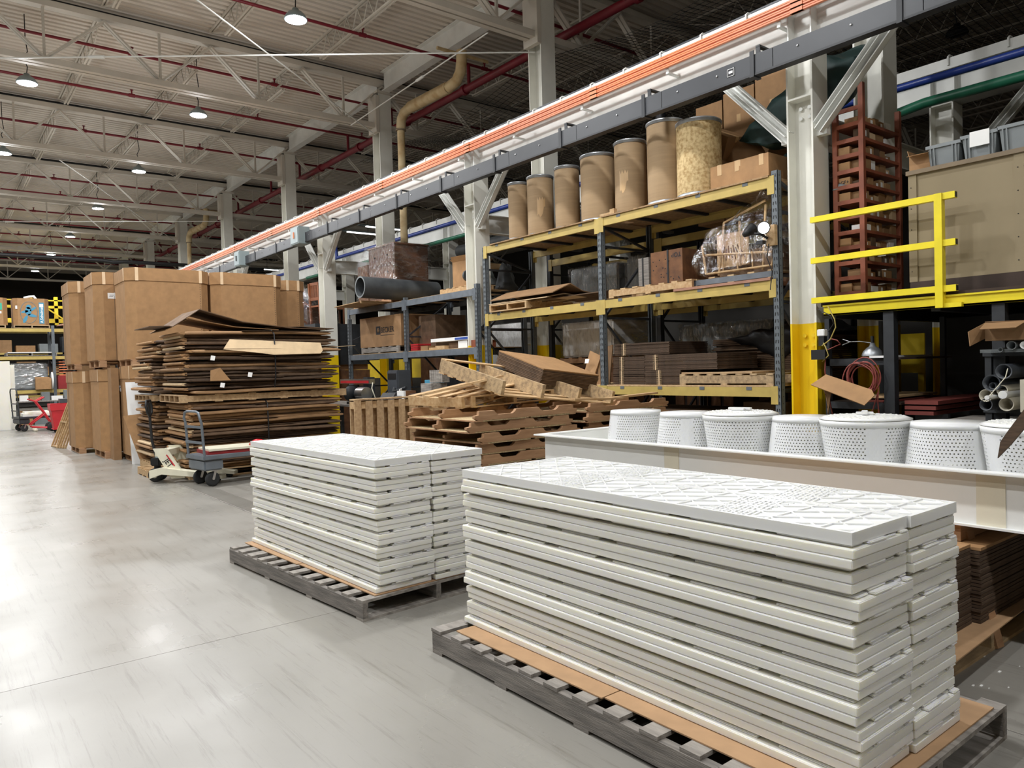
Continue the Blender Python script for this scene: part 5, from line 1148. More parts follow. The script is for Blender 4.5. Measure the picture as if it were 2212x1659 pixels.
bundle('long upper banded bundle reaching right behind the pallet',7.38,8.2,5.45,6.58,1.498,17,.0115,4,(.38,))
bundle('top bundle of flat cartons shoved back on the pile',7.42,8.2,6.2,7.16,1.7,14,.0115,6,(.3,))
pallet('weathered pallet topped with thin boards on the bottom shelf',7.85,5.32,1.311,1.05,1.3,n=7,h=.13,mt='wood_grey' if 0 else 'wood_old')
board('plywood_sheet','thin plywood sheets lying on the weathered rack pallet','sheet',7.34,8.3,4.95,5.95,1.443,.02,M['wood_y'])
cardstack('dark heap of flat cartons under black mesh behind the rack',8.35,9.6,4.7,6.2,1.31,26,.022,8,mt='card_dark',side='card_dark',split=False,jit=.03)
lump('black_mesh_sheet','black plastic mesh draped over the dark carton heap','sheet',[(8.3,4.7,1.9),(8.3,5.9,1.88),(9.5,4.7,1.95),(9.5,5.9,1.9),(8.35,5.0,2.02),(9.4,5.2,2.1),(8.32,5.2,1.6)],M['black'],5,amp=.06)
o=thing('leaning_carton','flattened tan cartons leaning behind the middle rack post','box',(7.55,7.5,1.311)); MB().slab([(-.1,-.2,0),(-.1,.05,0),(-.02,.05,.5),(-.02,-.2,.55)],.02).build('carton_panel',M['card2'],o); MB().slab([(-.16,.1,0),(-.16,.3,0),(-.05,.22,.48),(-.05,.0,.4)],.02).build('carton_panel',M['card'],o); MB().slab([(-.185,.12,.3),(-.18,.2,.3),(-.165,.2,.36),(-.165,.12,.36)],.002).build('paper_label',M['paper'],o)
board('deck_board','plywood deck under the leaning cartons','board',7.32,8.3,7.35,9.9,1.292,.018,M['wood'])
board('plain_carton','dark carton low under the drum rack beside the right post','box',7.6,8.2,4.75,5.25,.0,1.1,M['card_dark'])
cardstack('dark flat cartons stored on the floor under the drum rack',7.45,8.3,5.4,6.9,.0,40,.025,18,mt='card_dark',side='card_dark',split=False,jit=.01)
# back-row pallets and wrapped loads
def load(lab,x,y,z,w,d,h,mt,cat='load'):
    pallet('pallet beneath the '+lab,x,y,z,w,d,n=6,h=.12,mt='fir')
    o=thing('wrapped_load',lab,cat,(x,y,z+.121)); MB().box(-w/2+.03,w/2-.03,-d/2+.03,d/2-.03,0,h).build('load_body',M[mt],o,bevel=.03)
    lump('film_wrap','','',[(sx*(w/2-.01),sy*(d/2-.01),zz) for sx in (-1,1) for sy in (-1,1) for zz in (0,h+.01)],M['film'],11,amp=.01,parent=o); return o
load('film wrapped bluish sacks on the back rack, left half',9.3,9.0,2.5+.0,.95,1.2,.62,'tote')
load('film wrapped bluish sacks on the back rack, right half',9.3,7.9,2.5,.95,.75,.66,'tote')
for i,(y,z,h_,w_,l) in enumerate(((9.2,.0,1.6,1.2,'tall dark bay load on the floor behind the drum rack, far half'),(7.6,.0,1.4,1.2,'dark bay load on the floor behind the drum rack, middle'),(6.0,0,1.3,1.2,'dark bay load on the floor behind the drum rack, near half'))):
    o=thing('slatted_crate',l,'crate',(10.3,y,z)); 
    for k in range(5): MB().box(-.4,-.38,-w_/2+k*w_/5+.02,-w_/2+(k+1)*w_/5-.04,.0,h_).build('crate_slat',M['crate'],o)
    for zz in (.1,h_/2,h_-.12): MB().box(-.42,-.4,-w_/2,w_/2,zz,zz+.1).build('crate_rail',M['wood_old'],o)
    MB().box(-.38,.4,-w_/2+.02,w_/2-.02,0,h_-.02).build('crate_core',M['dark_wood'],o)

# dim goods deeper in the racks
def lumber(lab,x0,x1,y0,y1,z,n,mt='wood_old'):
    o=thing('lumber_stack',lab,'lumber',((x0+x1)/2,(y0+y1)/2,z))
    for i in range(n):
        for k in range(2): MB().box(x0+k*(x1-x0)/2+.005,x0+(k+1)*(x1-x0)/2-.005,y0,y1,z+i*.055,z+i*.055+.048).build('plank',M[mt],o,world=True)
lumber('brown planks on the back rack behind the creased cartons',8.85,9.6,8.1,9.8,2.515,4)
o=thing('conveyor_section','dark conveyor section lying on planks in the back rack','conveyor',(9.2,9.0,2.74))
for x in (8.9,9.5): MB().box(x,x+.03,8.1,9.85,0+2.74,2.98).build('side_rail',M['rack_dark'],o,world=True)
for k in range(10): MB().tube([(8.93,8.2+k*.17,2.92),(9.5,8.2+k*.17,2.92)],.03,8).build('roller',M['pvc_grey'],o,world=True)
load('white mesh wrapped goods low in the back rack, far half',9.3,9.2,1.6,.95,1.3,.6,'paper')
board('load_stand','wooden platform carrying the white mesh wrapped goods','platform',8.85,9.75,8.5,9.9,1.29,.305,M['crate'])
load('grey wrapped goods low in the back rack, near half',9.3,6.4,1.315,.95,1.6,.7,'tote')
load('white wrapped cartons standing behind the grey rack',9.9,12.3,1.4,1.0,1.4,.95,'paper')
board('load_stand','slatted wooden crate under the white wrapped cartons','crate',9.45,10.35,11.6,13.0,0,1.398,M['crate'])
board('load_stand','long brown crate behind the carton with the black emblem','crate',9.45,10.35,13.3,15.6,0,2.0,M['crate'])
# ---------------- mezzanine on the right ----------------
mz=thing('mezzanine','storage mezzanine with yellow edge beam at the right','mezzanine',(9,1.5,2.1),kind='structure')
MB().box(7.32,11.5,-3.5,4.1,2.125,2.165).build('deck_plank',M['dark_wood'],mz,world=True)
mb=MB(); mb.box(7.3,7.32,-3.5,4.06,2.03,2.135); mb.box(7.3,7.36,-3.5,4.06,2.03,2.045); mb.box(7.28,7.36,-3.5,4.06,2.12,2.135); mb.build('edge_beam',M['safety_yellow'],mz,world=True)
for y in (3.42,2.48,.2,-2.2):
    MB().box(7.33,7.42,y-.05,y+.05,0,2.04).build('support_post',M['rack_dark'],mz,world=True); MB().box(10.4,10.5,y-.05,y+.05,0,2.12).build('support_post',M['rack_dark'],mz,world=True)
for y in (4.0,3.0,1.9,.8,-.6,-2): MB().box(7.36,11.4,y-.04,y+.04,2.0,2.12).build('joist',M['rack_dark'],mz,world=True)
rl=thing('guard_railing','bright yellow three rail guard railing on the mezzanine edge','railing',(7.27,3.4,2.05))
for z in (3.02,2.6,2.19): MB().box(7.24,7.295,2.78,4.16,z-.028,z+.03).build('rail',M['safety_yellow'],rl,world=True); 
for z in (3.02,2.6,2.19): MB().box(7.245,7.29,2.778,2.782,z-.023,z+.025).build('rail_end',M['black'],rl,world=True)
MB().box(7.225,7.298,2.885,2.95,2.02,3.05).build('post',M['safety_yellow'],rl,world=True)
MB().box(7.25,7.295,2.74,2.9,2.02,2.06).build('foot',M['safety_yellow'],rl,world=True)
pw=thing('plywood_partition','tan plywood partition wall standing on the mezzanine','wall',(8.4,0,2.17),kind='structure')
for (a,b) in ((3.28,2.35),(2.345,1.1),(1.095,-.15),(-.155,-3)): MB().box(7.5,7.53,b,a,2.3,3.32).build('panel',M['tan_wall'],pw,world=True)
for (a,b) in ((3.285,3.21),(2.4,2.3),(1.15,1.05)): MB().box(7.488,7.5,b,a,2.3,3.32).build('batten',M['tan_wall'],pw,world=True)
MB().box(7.47,7.54,-3,3.3,3.32,3.36).build('top_cap',M['tan_trim'],pw,world=True)
MB().box(7.49,7.54,-3,3.28,2.165,2.3).build('skirting',M['dark_wood'],pw,world=True)
MB().box(7.54,9.6,3.25,3.28,2.17,3.34).build('side_panel',M['tan_wall'],pw,world=True)
MB().box(7.54,9.6,-3,3.25,3.32,3.345).build('roof_panel',M['tan_wall'],pw,world=True)
mb=MB()
for y in (3.26,2.37,2.32,1.12,1.07):
    for z in (2.4,2.6,2.8,3.0,3.2): mb.lathe([(0,0),(.005,0),(.005,.003),(0,.003)],(7.485,y,z),6,'x')
mb.build('screw_heads',M['black'],pw,world=True)['kind']='stuff'
# totes on the partition roof
def tote(lab,x,y,z,w,d,h,grp='grey totes on the partition'):
    o=thing('storage_tote',lab,'tote',(x,y,z),0,grp)
    P=[(-w/2+.02,-d/2+.02),(w/2-.02,-d/2+.02),(w/2-.02,d/2-.02),(-w/2+.02,d/2-.02)]; Q=[(-w/2,-d/2),(w/2,-d/2),(w/2,d/2),(-w/2,d/2)]
    vs=[(x_,y_,0) for x_,y_ in P]+[(x_,y_,h) for x_,y_ in Q]+[(x_*.96,y_*.96,h) for x_,y_ in Q]+[(x_*.96,y_*.96,.01) for x_,y_ in P]
    fs=[(3,2,1,0)]+[(i,(i+1)%4,(i+1)%4+4,i+4) for i in range(4)]+[(i+4,(i+1)%4+4,(i+1)%4+8,i+8) for i in range(4)]+[(i+8,(i+1)%4+8,(i+1)%4+12,i+12) for i in range(4)]+[(12,13,14,15)]
    MB().add(vs,fs).build('tub',M['tote'],o)
    mb=MB(); a=.012
    mb.box(-w/2-a,-w/2,-d/2-a,d/2+a,h-.03,h); mb.box(w/2,w/2+a,-d/2-a,d/2+a,h-.03,h); mb.box(-w/2,w/2,-d/2-a,-d/2,h-.03,h); mb.box(-w/2,w/2,d/2,d/2+a,h-.03,h); mb.build('rim',M['tote'],o)
    for yy in (-d/2+.03,-d/2+.06,d/2-.06,d/2-.03): MB().bar((-w/2+.012,yy*.97,.005),(-w/2-.006,yy,h-.03),.012,.012,(1,0,0)).build('rib',M['tote'],o)
    return o
tote('first grey tote on the partition, holding a white dome',7.72,2.98,3.362,.4,.28,.2)
tt=tote('middle grey tote with a white paper taped to its rim',7.72,2.68,3.362,.4,.28,.22)
MB().slab([(-.218,-.09,.1),(-.218,.07,.1),(-.216,.07,.235),(-.216,-.09,.235)],-.003).build('paper_note',M['paper'],tt)
tote('grey tote cut by the right picture edge',7.72,2.35,3.362,.4,.34,.23)
MBx=MB(); MBx.lathe([(.1,0),(.098,.03),(.08,.07),(.045,.095),(0,.1)],(7.7,2.98,3.5),20); tag(origin(MBx.build('white_dome',M['plastic'])),'white plastic dome poking out of the first grey tote','dome')
openbox('small open carton with raised flap at the end of the partition roof',7.7,3.2-.0,3.362,.3,.2,.16,fl=((0,0),(0,0),(.06,1.2),(.1,-.25)))
# rust coloured shelf unit
sx0,sx1,sy0,sy1=7.6,8.45,3.77,4.1; sh=thing('rust_shelving','tall rust brown steel shelving full of small cartons','shelf',(8.02,3.93,2.167))
for x in (sx0,sx1-.05):
    for y,zt in ((sy0,4.4),(sy1-.05,4.36)): mb=MB(); mb.box(x,x+.05,y,y+.05,2.167,zt if x==sx0 else 4.25); mb.build('post',M['rust'],sh,world=True)
LV=[2.26+.158*i for i in range(13)]
for i,z in enumerate(LV):
    MB().box(sx0,sx0+.02,sy0+.05,sy1-.05,z-.02,z+.022).build('ladder_rung',M['rust'],sh,world=True)
    if i<12: MB().box(sx0+.02,sx1-.02,sy0+.01,sy1-.01,z-.012,z-.004).build('shelf_board',M['rust'],sh,world=True); MB().box(sx0+.05,sx1-.05,sy0+.005,sy0+.012,z-.02,z+.01).build('shelf_lip',M['rust'],sh,world=True)
RS=[('%s rust shelf from the deck'%q) for q in ('lowest','second','third','fourth','fifth','sixth','seventh','eighth','ninth','tenth','eleventh')]+['topmost rust shelf']
rn=random.Random(17); SP=['beside the front post','second from the front post','in the middle','second from the back post','beside the back post']
CH=['card','card2','card','card_dark','paper','card_light','card2','card']
for i,z in enumerate(LV[:12]):
    x=sx0+.07
    for j in range(5):
        w_=rn.uniform(.09,.15); h_=rn.uniform(.06,.125); d_=rn.uniform(.1,.2); m_=CH[(i*5+j*3+rn.randrange(2))%8]
        if x+w_>sx1-.06: break
        y=sy0+.03+rn.uniform(0,.03); q=MB().box(-w_/2,w_/2,0,d_,0,h_); q.box(-w_/2,w_/2,-.001,d_*.49,h_,h_+.002); q.box(-w_/2,w_/2,d_*.51,d_,h_,h_+.002)
        o=thing('small_carton','%s, %s'%(RS[i],SP[j]),'box',(x+w_/2,y,z-.0035),rn.uniform(-.05,.05),'small cartons on the rust shelving'); q.build('carton_body',M[m_],o)
        if rn.random()<.5: MB().box(-w_/2+.02,-w_/2+.06,-.003,-.001,h_*.3,h_*.8).build('paper_label',M['paper'],o)
        x+=w_+rn.uniform(.005,.03)
    if i in (0,3,6,7,8,9):
        w_=.16; o=carton('small_carton','ladder side carton on %s'%RS[i],sx0+.13,sy1-.1,z-.0035,.2,.14,.11,0,'card',grp='small cartons on the rust shelving',tape=None)
        if i==7: text('lettering','+GF+',.05,M['ink'],o,(-.101,.0,.06),(math.pi/2,0,-math.pi/2))
lump('plastic_bag','crumpled grey plastic bag on the rust shelf rungs','bag',[(7.6,3.86,3.37),(7.6,4.1,3.36),(7.75,3.9,3.37),(7.72,4.08,3.37),(7.66,3.98,3.44),(7.62,4.05,3.42)],M['tote'],12,amp=.02)
# under the mezzanine
us=thing('under_deck_shelving','dark steel shelving under the mezzanine deck','shelf',(8.0,3.6,0))
for z in (.55,1.12,1.56): MB().box(7.42,8.6,3.35,4.1,z,z+.02).build('shelf_board',M['dark_wood'],us,world=True); MB().box(7.4,7.44,3.44,4.1,z-.05,z+.02).build('front_bar',M['rack_dark'],us,world=True)
for x,y in ((8.55,3.4),(8.55,4.05),(7.4,4.06)): MB().box(x,x+.05,y,y+.05,0,2.0).build('upright',M['rack_dark'],us,world=True)
for x in (8.2,9.2): 
    pass
for i,(z,x0,x1,m_,l) in enumerate(((1.582,7.35,8.4,'paper','white edged board on the shelf below the reflector lamp'),(1.142,7.4,8.6,'red_plank','red painted planks on the lower dark shelf, top layer'),(1.18,7.45,8.5,'wood','bare wood plank lying over the red planks'))):
    board('shelf_plank',l,'plank',x0,x1,3.46,3.62+.1*i,z+(.0 if i!=2 else .0),.02,M[m_])
for i in range(3): board('red_plank','%s red plank low under the mezzanine'%['upper','middle','lower'][i],'plank',7.38,9.2,3.0+.02*i,3.3,1.13-.05*i,.035,M['red_plank'],'red planks under the mezzanine')
sr=thing('plank_rack','dark rack carrying the red planks under the mezzanine','rack',(8.3,3.15,0))
for x in (7.6,8.9): MB().box(x,x+.05,3.0,3.3,0,1.028).build('upright',M['rack_dark'],sr,world=True)
o=thing('reflector_lamp','aluminium clamp lamp with bell reflector on the dark shelf','lamp',(7.5,3.66,1.602))
MB().lathe([(.1,0),(.098,.02),(.085,.05),(.055,.08),(.03,.1),(.02,.13),(.0,.135)],n=28).build('reflector',M['galv'],o); MB().tube([(0,0,.12),(0,0,.2)],.016,10).build('socket',M['black'],o)
mb=MB(); mb.tube([(0,.0,.13),(-.05,.1,.15),(-.06,.2,.15),(-.07,.27,.18)],.006,6); mb.tube([(-.06,.2,.15),(-.06,.28,.12)],.005,6); mb.build('clamp',M['steel'],o)
o=thing('extension_cord_coil','coiled dull red extension cord hanging from the shelf','cord',(7.3,3.65,1.37))
rn=random.Random(31)
for k in range(8):
    r=.165+rn.uniform(-.03,.02); c=(rn.uniform(-.02,.03),rn.uniform(-.02,.02)); dz=rn.uniform(-.02,.03); ph=rn.uniform(0,6)
    MB().tube([(-.02-.008*k,c[0]+r*math.cos(a*math.pi/12)*.92,dz+r*1.0*math.sin(a*math.pi/12)+.01*math.sin(3*a*math.pi/12+ph)) for a in range(24)],.0065,6,close=True).build('cord_loop',M['cord_red'],o)
MB().tube([(-.03,-.14,.05),(-.04,-.16,-.1),(-.04,-.15,-.2),(-.05,-.17,-.4),(-.02,-.16,-.6),(0,-.1,-.75)],.0065,6).build('cord_tail',M['cord_red'],o)
MB().tube([(-.03,-.15,-.12),(-.04,-.1,-.3),(-.04,.02,-.45),(-.03,.12,-.55)],.0065,6).build('cord_tail',M['cord_red'],o)
MB().tube([(-.05,.32,.42),(-.06,.24,.4),(-.06,.2,.36),(-.06,.36,.3),(-.05,.38,.1),(-.05,.36,-.1),(-.04,.3,-.4),(-.02,.15,-.62)],.0065,6).build('cord_tail',M['cord_red'],o)
o=pipe_run('hanging_cord','yellowish cord looping down from the mezzanine edge','cord',[(7.24,3.98,2.12),(7.22,3.9,1.98),(7.2,3.88,1.9),(7.22,3.95,1.78),(7.24,4.05,1.72)],.006,M['cord_yellow'],6)
pipe_run('hanging_cord','thin black cord looping beside the white column','cord',[(7.26,4.1,2.1),(7.22,3.94,2.02),(7.2,3.9,1.94),(7.24,3.98,1.86)],.005,M['black'],6)
pipe_run('hanging_cord','lower yellowish cord loop beneath the white outlet','cord',[(7.26,4.06,1.78),(7.22,4.0,1.7),(7.2,3.96,1.62),(7.24,4.05,1.56)],.006,M['cord_yellow'],6)
o=thing('outlet_box','small white outlet box on the column side','outlet',(7.26,4.06,1.82)); MB().box(-.03,.04,-.04,.04,0,.07).build('cover',M['paper'],o,bevel=.006); MB().box(-.02,.04,-.03,.03,-.1,0).build('back_box',M['black'],o)
MBx=MB(); MBx.box(7.2,7.34,4.0,4.15,1.58,1.68); tag(origin(MBx.build('steel_clip',M['black'])),'black steel clip at the column corner','bracket')
MBx=MB(); MBx.slab([(7.1,4.1,1.32),(7.0,3.5,1.13),(7.1,3.45,1.22),(7.15,3.5,1.27),(7.22,4.0,1.42)],.01); tag(origin(MBx.build('cardboard_sheet',M['card'])),'tan cardboard piece wedged behind the cord coil by the column','cardboard sheet')
lump('brown_paper_rag','crumpled brown paper hanging under the tan cardboard','paper',[(7.15,4.0,1.32),(7.2,3.92,1.3),(7.15,3.95,1.0),(7.22,3.98,1.02),(7.3,4.05,1.32)],M['card2'],2,amp=.03)
# plastic pipes poking out of the right-hand rack
pr_=thing('pipe_rack','dark rack holding plastic pipe lengths at the right','rack',(8,2.3,0))
for z in (1.115,1.6): MB().box(7.2,9.5,1.9,2.56,z-.03,z).build('shelf_board',M['rack_dark'],pr_,world=True)
for x in (7.22,9.3): MB().box(x,x+.05,2.5,2.55,0,1.62).build('upright',M['rack_dark'],pr_,world=True); MB().box(x,x+.05,1.92,1.97,0,1.62).build('upright',M['rack_dark'],pr_,world=True)
def ppipe(lab,y,z,r,mt,x0=6.95,x1=9.2,wall=.15):
    o=thing('plastic_pipe',lab,'pipe',(x0,y,z-r),0,'plastic pipes on the pipe rack'); n=22; ri=r*(1-wall); L=x1-x0
    MB().lathe([(r,0),(r,L),(ri,L),(ri,0),(r,0)],(0,0,r),n,'x').build('pipe_wall',mt,o); return o
PP=[('big dark pipe on top of the right pipe pile',2.31,1.445,.062,'pvc_dark'),('biggest dark pipe with a thinner one inside',2.4,1.35,.068,'pvc_dark'),('thin dark pipe nested inside the biggest pipe',2.4,1.325,.028,'pvc_dark'),('beige pipe at the left of the pile',2.45,1.245,.052,'pvc_beige'),('lower beige pipe in the pile',2.3,1.175,.056,'pvc_beige'),('dark pipe at the lower left of the pile',2.45,1.168,.05,'pvc_dark'),('upper beige pipe behind the white rod',2.33,1.29,.042,'pvc_beige'),('grey pipe lying above the others beside the open carton',2.26,1.655,.036,'pvc_grey'),('thin grey pipe on the upper pipe shelf',2.34,1.622,.018,'pvc_grey'),('pale pipe on the upper shelf at the picture edge',2.17,1.655,.03,'paper')]
for l,y,z,r,m_ in PP: ppipe(l,y,z,r,M[m_],x0=6.95 if r<.06 else 6.93)
for l,y,z,r,x0 in (('white solid rod in the pipe pile',2.31,1.255,.033,6.9),('short thin white rod in front of the beige pipes',2.39,1.235,.018,6.8)):
    o=thing('white_rod',l,'rod',(x0,y,z-r)); MB().tube([(0,0,r),(2.2,0,r)],r,16).build('rod_body',M['plastic_cool'],o)
origin(tag(MB().box(6.85,7.6,2.0,2.17,1.12,1.38).build('grey_channel',M['pvc_beige']),'grey beige plastic block at the right end of the pipe pile','block'))
for i in range(3): origin(tag(MB().box(6.98,8.6,2.1+.0*i,2.5,1.601+i*.0095,1.609+i*.0095).build('flat_strip',M['pvc_grey']),'%s flat grey plastic strip under the upper pipes'%['lowest','middle','top'][i],'strip'))
openbox('long open carton with splayed flaps on the upper pipes',7.4,2.3,1.7,.9,.3,.15,rz=0,fl=((0,0),(0,0),(0,0),(.18,-.3)),mt='card2')
o=[q for q in COL.objects if q.get('label','').startswith('long open carton')][0]; MB().slab([(-.45,.15,.02),(-.62,.2,-.04),(-.6,.22,.08),(-.45,.15,.15)],.006).build('flap',M['card2'],o); MB().slab([(-.45,-.15,.15),(.45,-.15,.15),(.45,.15,.155),(-.45,.15,.155)],.005).build('top_panel',M['card2'],o)
pipe_run('twine','pale twine draped over the pipe ends','twine',[(6.9,2.27,1.47),(6.88,2.28,1.4),(6.88,2.34,1.32),(6.87,2.4,1.24),(6.87,2.43,1.2)],.004,M['cream'],5)
for i in range(3): board('stored_board','%s grey board stored low behind the baskets'%['lowest','middle','topmost'][i],'board',7.3,7.9,1.6,2.9,.86+.05*i-.0,.045,M['wood_grey'],'low stored boards')
board('board_stand','dark stand beneath the low stored boards','stand',7.35,7.85,1.7,2.8,0,.858,M['dark_wood'])
for (a,b) in ((3.6,3.01),(3.0,1.5),(1.49,0),(-.01,-1.5),(-1.51,-3.4)): struct(MB().box(8.95,9.0,b,a,0,2.0).build('blackout_panel',M['black']))  # added black panels standing in for the deep shade under the mezzanine
struct(MB().box(7.5,9.0,-3.45,-3.4,0,2.0).build('blackout_end',M['black']))  # black end sheet added to keep the space below the deck dark
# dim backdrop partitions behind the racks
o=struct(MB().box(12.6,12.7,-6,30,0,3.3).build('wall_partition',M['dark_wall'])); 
o=struct(MB().box(11.3,11.35,-3.4,4.2,0,2.1).build('mezz_backdrop',M['dark_wood']))  # added dark backdrop sheet closing the view under the mezzanine
# yellow low guard panels between the column bases
for i,(y0,y1) in enumerate(((4.6,10.1),(10.8,16.2),(16.8,22))):
    o=thing('guard_barrier','low yellow guard panel between the building columns '+BN[i+1],'panel',(9.1 if 0 else 10.95,y0,1.35))
    MB().box(10.9,10.93,y0,y1,1.35,1.9).build('panel_board',M['yellow_post'],o,world=True)
    for yy in (y0+.02,y1-.1): MB().box(10.93,10.98,yy,yy+.08,0,1.9).build('post',M['yellow_post'],o,world=True)
# film wrapped dining chairs on a pallet, behind the tall cartons
o=thing('stone_slab_stack','speckled dark grey slab block carrying the wrapped chairs','slab',(8.0,17.9,1.62)); MB().box(-.7,.7,-1.1,1.1,.13,1.12).build('slab_body',M['rack_dark'],o)
for i in range(4): MB().box(-.7,.7,-1.0+i*.6,-.9+i*.6,0,.13).build('runner',M['fir'],o)
board('wood_crate_base','long wooden crate under the dark slab block','crate',7.3,8.7,16.8,19.0,.0,1.615,M['crate'])
def chair(lab,x,y,z,rot,mt='chair_wood'):
    o=thing('dining_chair',lab,'chair',(x,y,z)); o.rotation_euler=rot; m_=M[mt]
    MB().box(-.22,.22,-.22,.22,.42,.46).build('seat',m_,o)
    for a in (-.2,.2):
        MB().bar((a,-.2,0),(a,-.2,.42),.04,.04).build('leg',m_,o); MB().bar((a,.2,0),(a,.24,1.0),.04,.045).build('leg',m_,o)
    for z_ in (.58,.95): MB().box(-.2,.2,.2,.225,z_,z_+.07).build('back_rail',m_,o)
    for k in range(8): MB().box(-.17+k*.046,-.15+k*.046,.205,.22,.62,.96).build('back_slat',m_,o)
    return o
chair('wrapped dining chair with slatted back, lying tilted above the slab block',7.7,18.0,2.9,(math.radians(60),0,math.radians(-80)))
chair('upright dining chair beside the white column behind the cartons',7.75,17.35,2.755,(0,0,math.radians(100)))
chair('second upright dining chair behind the slatted one',8.3,17.9,2.755,(0,0,math.radians(80)))
o=origin(tag(MB().box(7.5,8.2,17.7,18.6,2.755,3.2).build('wrapped_bundle',M['brown_wood']),'brown wrapped furniture bundle below the tilted chair','bundle'))
lump('stretch_wrap','clear shiny stretch film wrapped round the chairs','film',[(7.35,18.9,2.76),(7.35,18.9,3.6),(7.4,18.3,3.85),(7.4,17.5,3.65),(7.4,17.4,2.76),(8.3,18.9,2.76),(8.3,18.2,3.8),(8.3,17.5,2.76)],M['film'],19,amp=.03)
# ---------------- far left background ----------------
RL=thing('far_pallet_rack','long yellow beamed rack against the far left','rack',(2.5,33.5,0))
def fr(x,y,zt): return MB().box(x-.05,x+.05,y-.04,y+.04,0,zt)
for x in (-6.6,-4.0,-1.4,1.2,3.84,6.5,9.1):
    for y in (33.0,34.1): fr(x,y,3.62).build('post',M['rack_grey'],RL,world=True)
    for z in (.5,1.6,2.7): MB().bar((x,33.04,z),(x,34.06,z+.9),.03,.03).build('frame_brace',M['rack_dark'],RL,world=True)
for a,b in ((-6.55,-4.05),(-3.95,-1.45),(-1.35,1.15),(1.25,3.79),(3.89,6.45),(6.55,9.05)):
    for z in (3.5,2.46,1.2): 
        for y in (32.96,34.1): MB().box(a,b,y,y+.045,z-.12,z).build('beam',M['rack_yellow'],RL,world=True)
    MB().box(a,b,33.0,34.1,2.46,2.475).build('deck_board',M['dark_wood'],RL,world=True); MB().box(a,b,33.0,34.1,1.2,1.215).build('deck_board',M['dark_wood'],RL,world=True); MB().box(a,b,33.0,34.1,3.5,3.515).build('deck_board',M['dark_wood'],RL,world=True)
def printed(lab,x0,x1,y,z,h,full=True):
    w_=x1-x0; o=thing('printed_gaylord',lab,'carton',((x0+x1)/2,y,z)); MB().prism(octo(w_,1.0,.14),0,h).build('carton_body',M['card'],o); f=-.5-.004
    if full:
        cx=-.08; mb=MB(); mb.add([],[])
        def disc(x,zz,r,m,ry=None,a=0,n=20): 
            P=[]; ry=ry or r
            for k in range(n): t=2*math.pi*k/n; u,v=r*math.cos(t),ry*math.sin(t); P.append((x+u*math.cos(a)-v*math.sin(a),zz+u*math.sin(a)+v*math.cos(a)))
            m.prism(P,f-.002,f,'y')
        disc(cx,.68,.085,mb); disc(cx-.02,.52,.1,mb,.16); disc(cx-.13,.5,.12,mb,.045,.25); disc(cx+.13,.6,.12,mb,.045,.6); disc(cx+.1,.36,.14,mb,.055,-.25); disc(cx-.12,.22,.15,mb,.055,1.15)
        mb.build('printed_figure',M['blue_ink'],o)
        MB().tube([(cx+.27*math.cos(a*math.pi/20)*1.0,f-.001,.47+.4*math.sin(a*math.pi/20)) for a in range(-12,33)],.006,4).build('printed_oval',M['blue_ink'],o)
        MB().box(.24,.4,f-.002,f,.06,.85).build('printed_band',M['blue_ink'],o); text('lettering','A.Schulman',.135,M['paper'],o,(.325,f-.004,.4),(math.pi/2,-math.pi/2,0)); MB().box(.26,.38,f-.003,f-.002,.68,.8).build('band_square',M['paper'],o)
        MB().slab([(.47,-.47,.1),(.545,-.395,.1),(.545,-.395,.82),(.47,-.47,.82)],-.004).build('paper_label',M['paper'],o) if 0 else MB().box(-.5,-.44,f+.02-.02,f+.02-.01,.6,.72).build('paper_label',M['paper'],o)
    else: MB().box(w_/2-.3,w_/2-.17,f-.002,f,.55,.8).build('teal_label',M['teal'],o); MB().box(w_/2-.28,w_/2-.19,f-.002,f,.42,.5).build('paper_label',M['paper'],o)
    return o
printed('large printed carton with a blue jumping figure in an oval',2.62,3.76,33.55,3.63,1.0)
printed('printed carton with teal label at the left picture edge',1.1,2.45,33.55,3.63,1.0,False)
for x,l in ((3.19,'pallet under the blue figure carton'),(1.8,'pallet under the teal labelled carton'),(4.9,'pallet with rubbish right of the far rack post')): pallet(l,x,33.55,3.517,1.15,1.05,n=6,h=.11,mt='wood_old')
lump('scrap_heap','brown scrap heap on the pallet right of the far rack post','scrap',[(4.0,33.2,3.63),(5.4,33.2,3.63),(4.2,33.9,3.63),(5.3,33.9,3.63),(4.6,33.4,3.95),(5.2,33.5,4.0)],M['pink_plywood'],4,amp=.1)
pipe_run('mug_and_hose','white bottle and hose lying on the blue figure carton','hose',[(3.0,33.3,4.66),(3.15,33.2,4.7),(3.3,33.2,4.72),(3.36,33.1,4.6)],.045,M['paper'],8)
for x,z,l in ((3.15,2.476,'pallet with pale board on the second level of the far rack'),(3.3,2.9,None),(2.9,1.216,None)):
    if l: pallet(l,x,33.5,z,1.6,1.0,n=6,h=.12,mt='wood_grey'); board('pale_board','pale board on the second level pallet of the far rack','board',x-.75,x+.75,33.1,33.9,z+.121,.03,M['paper'])
o=thing('wrapped_load','film wrapped grey goods on the third level of the far rack','load',(2.9,33.6,1.216)); MB().box(-.75,.75,-.4,.4,0,1.0).build('load_body',M['tote'],o,bevel=.04); lump('film_wrap','','',[(sx*.77,sy*.42,zz) for sx in (-1,1) for sy in (-1,1) for zz in (0,1.02)],M['film'],11,amp=.01,parent=o)
openbox('tan open carton standing left of the white disc on the far rack',3.45,32.9,1.216,.5,.3,.42,fl=((0,0),(0,0),(.1,.5),(0,0)))
MBx=MB(); MBx.lathe([(0,0),(.32,0),(.32,.04),(0,.04)],(3.72,32.85,1.216+.32),24,'x'); o=origin(tag(MBx.build('white_disc',M['paper']),'white round disc standing on edge by the far rack post','disc'))
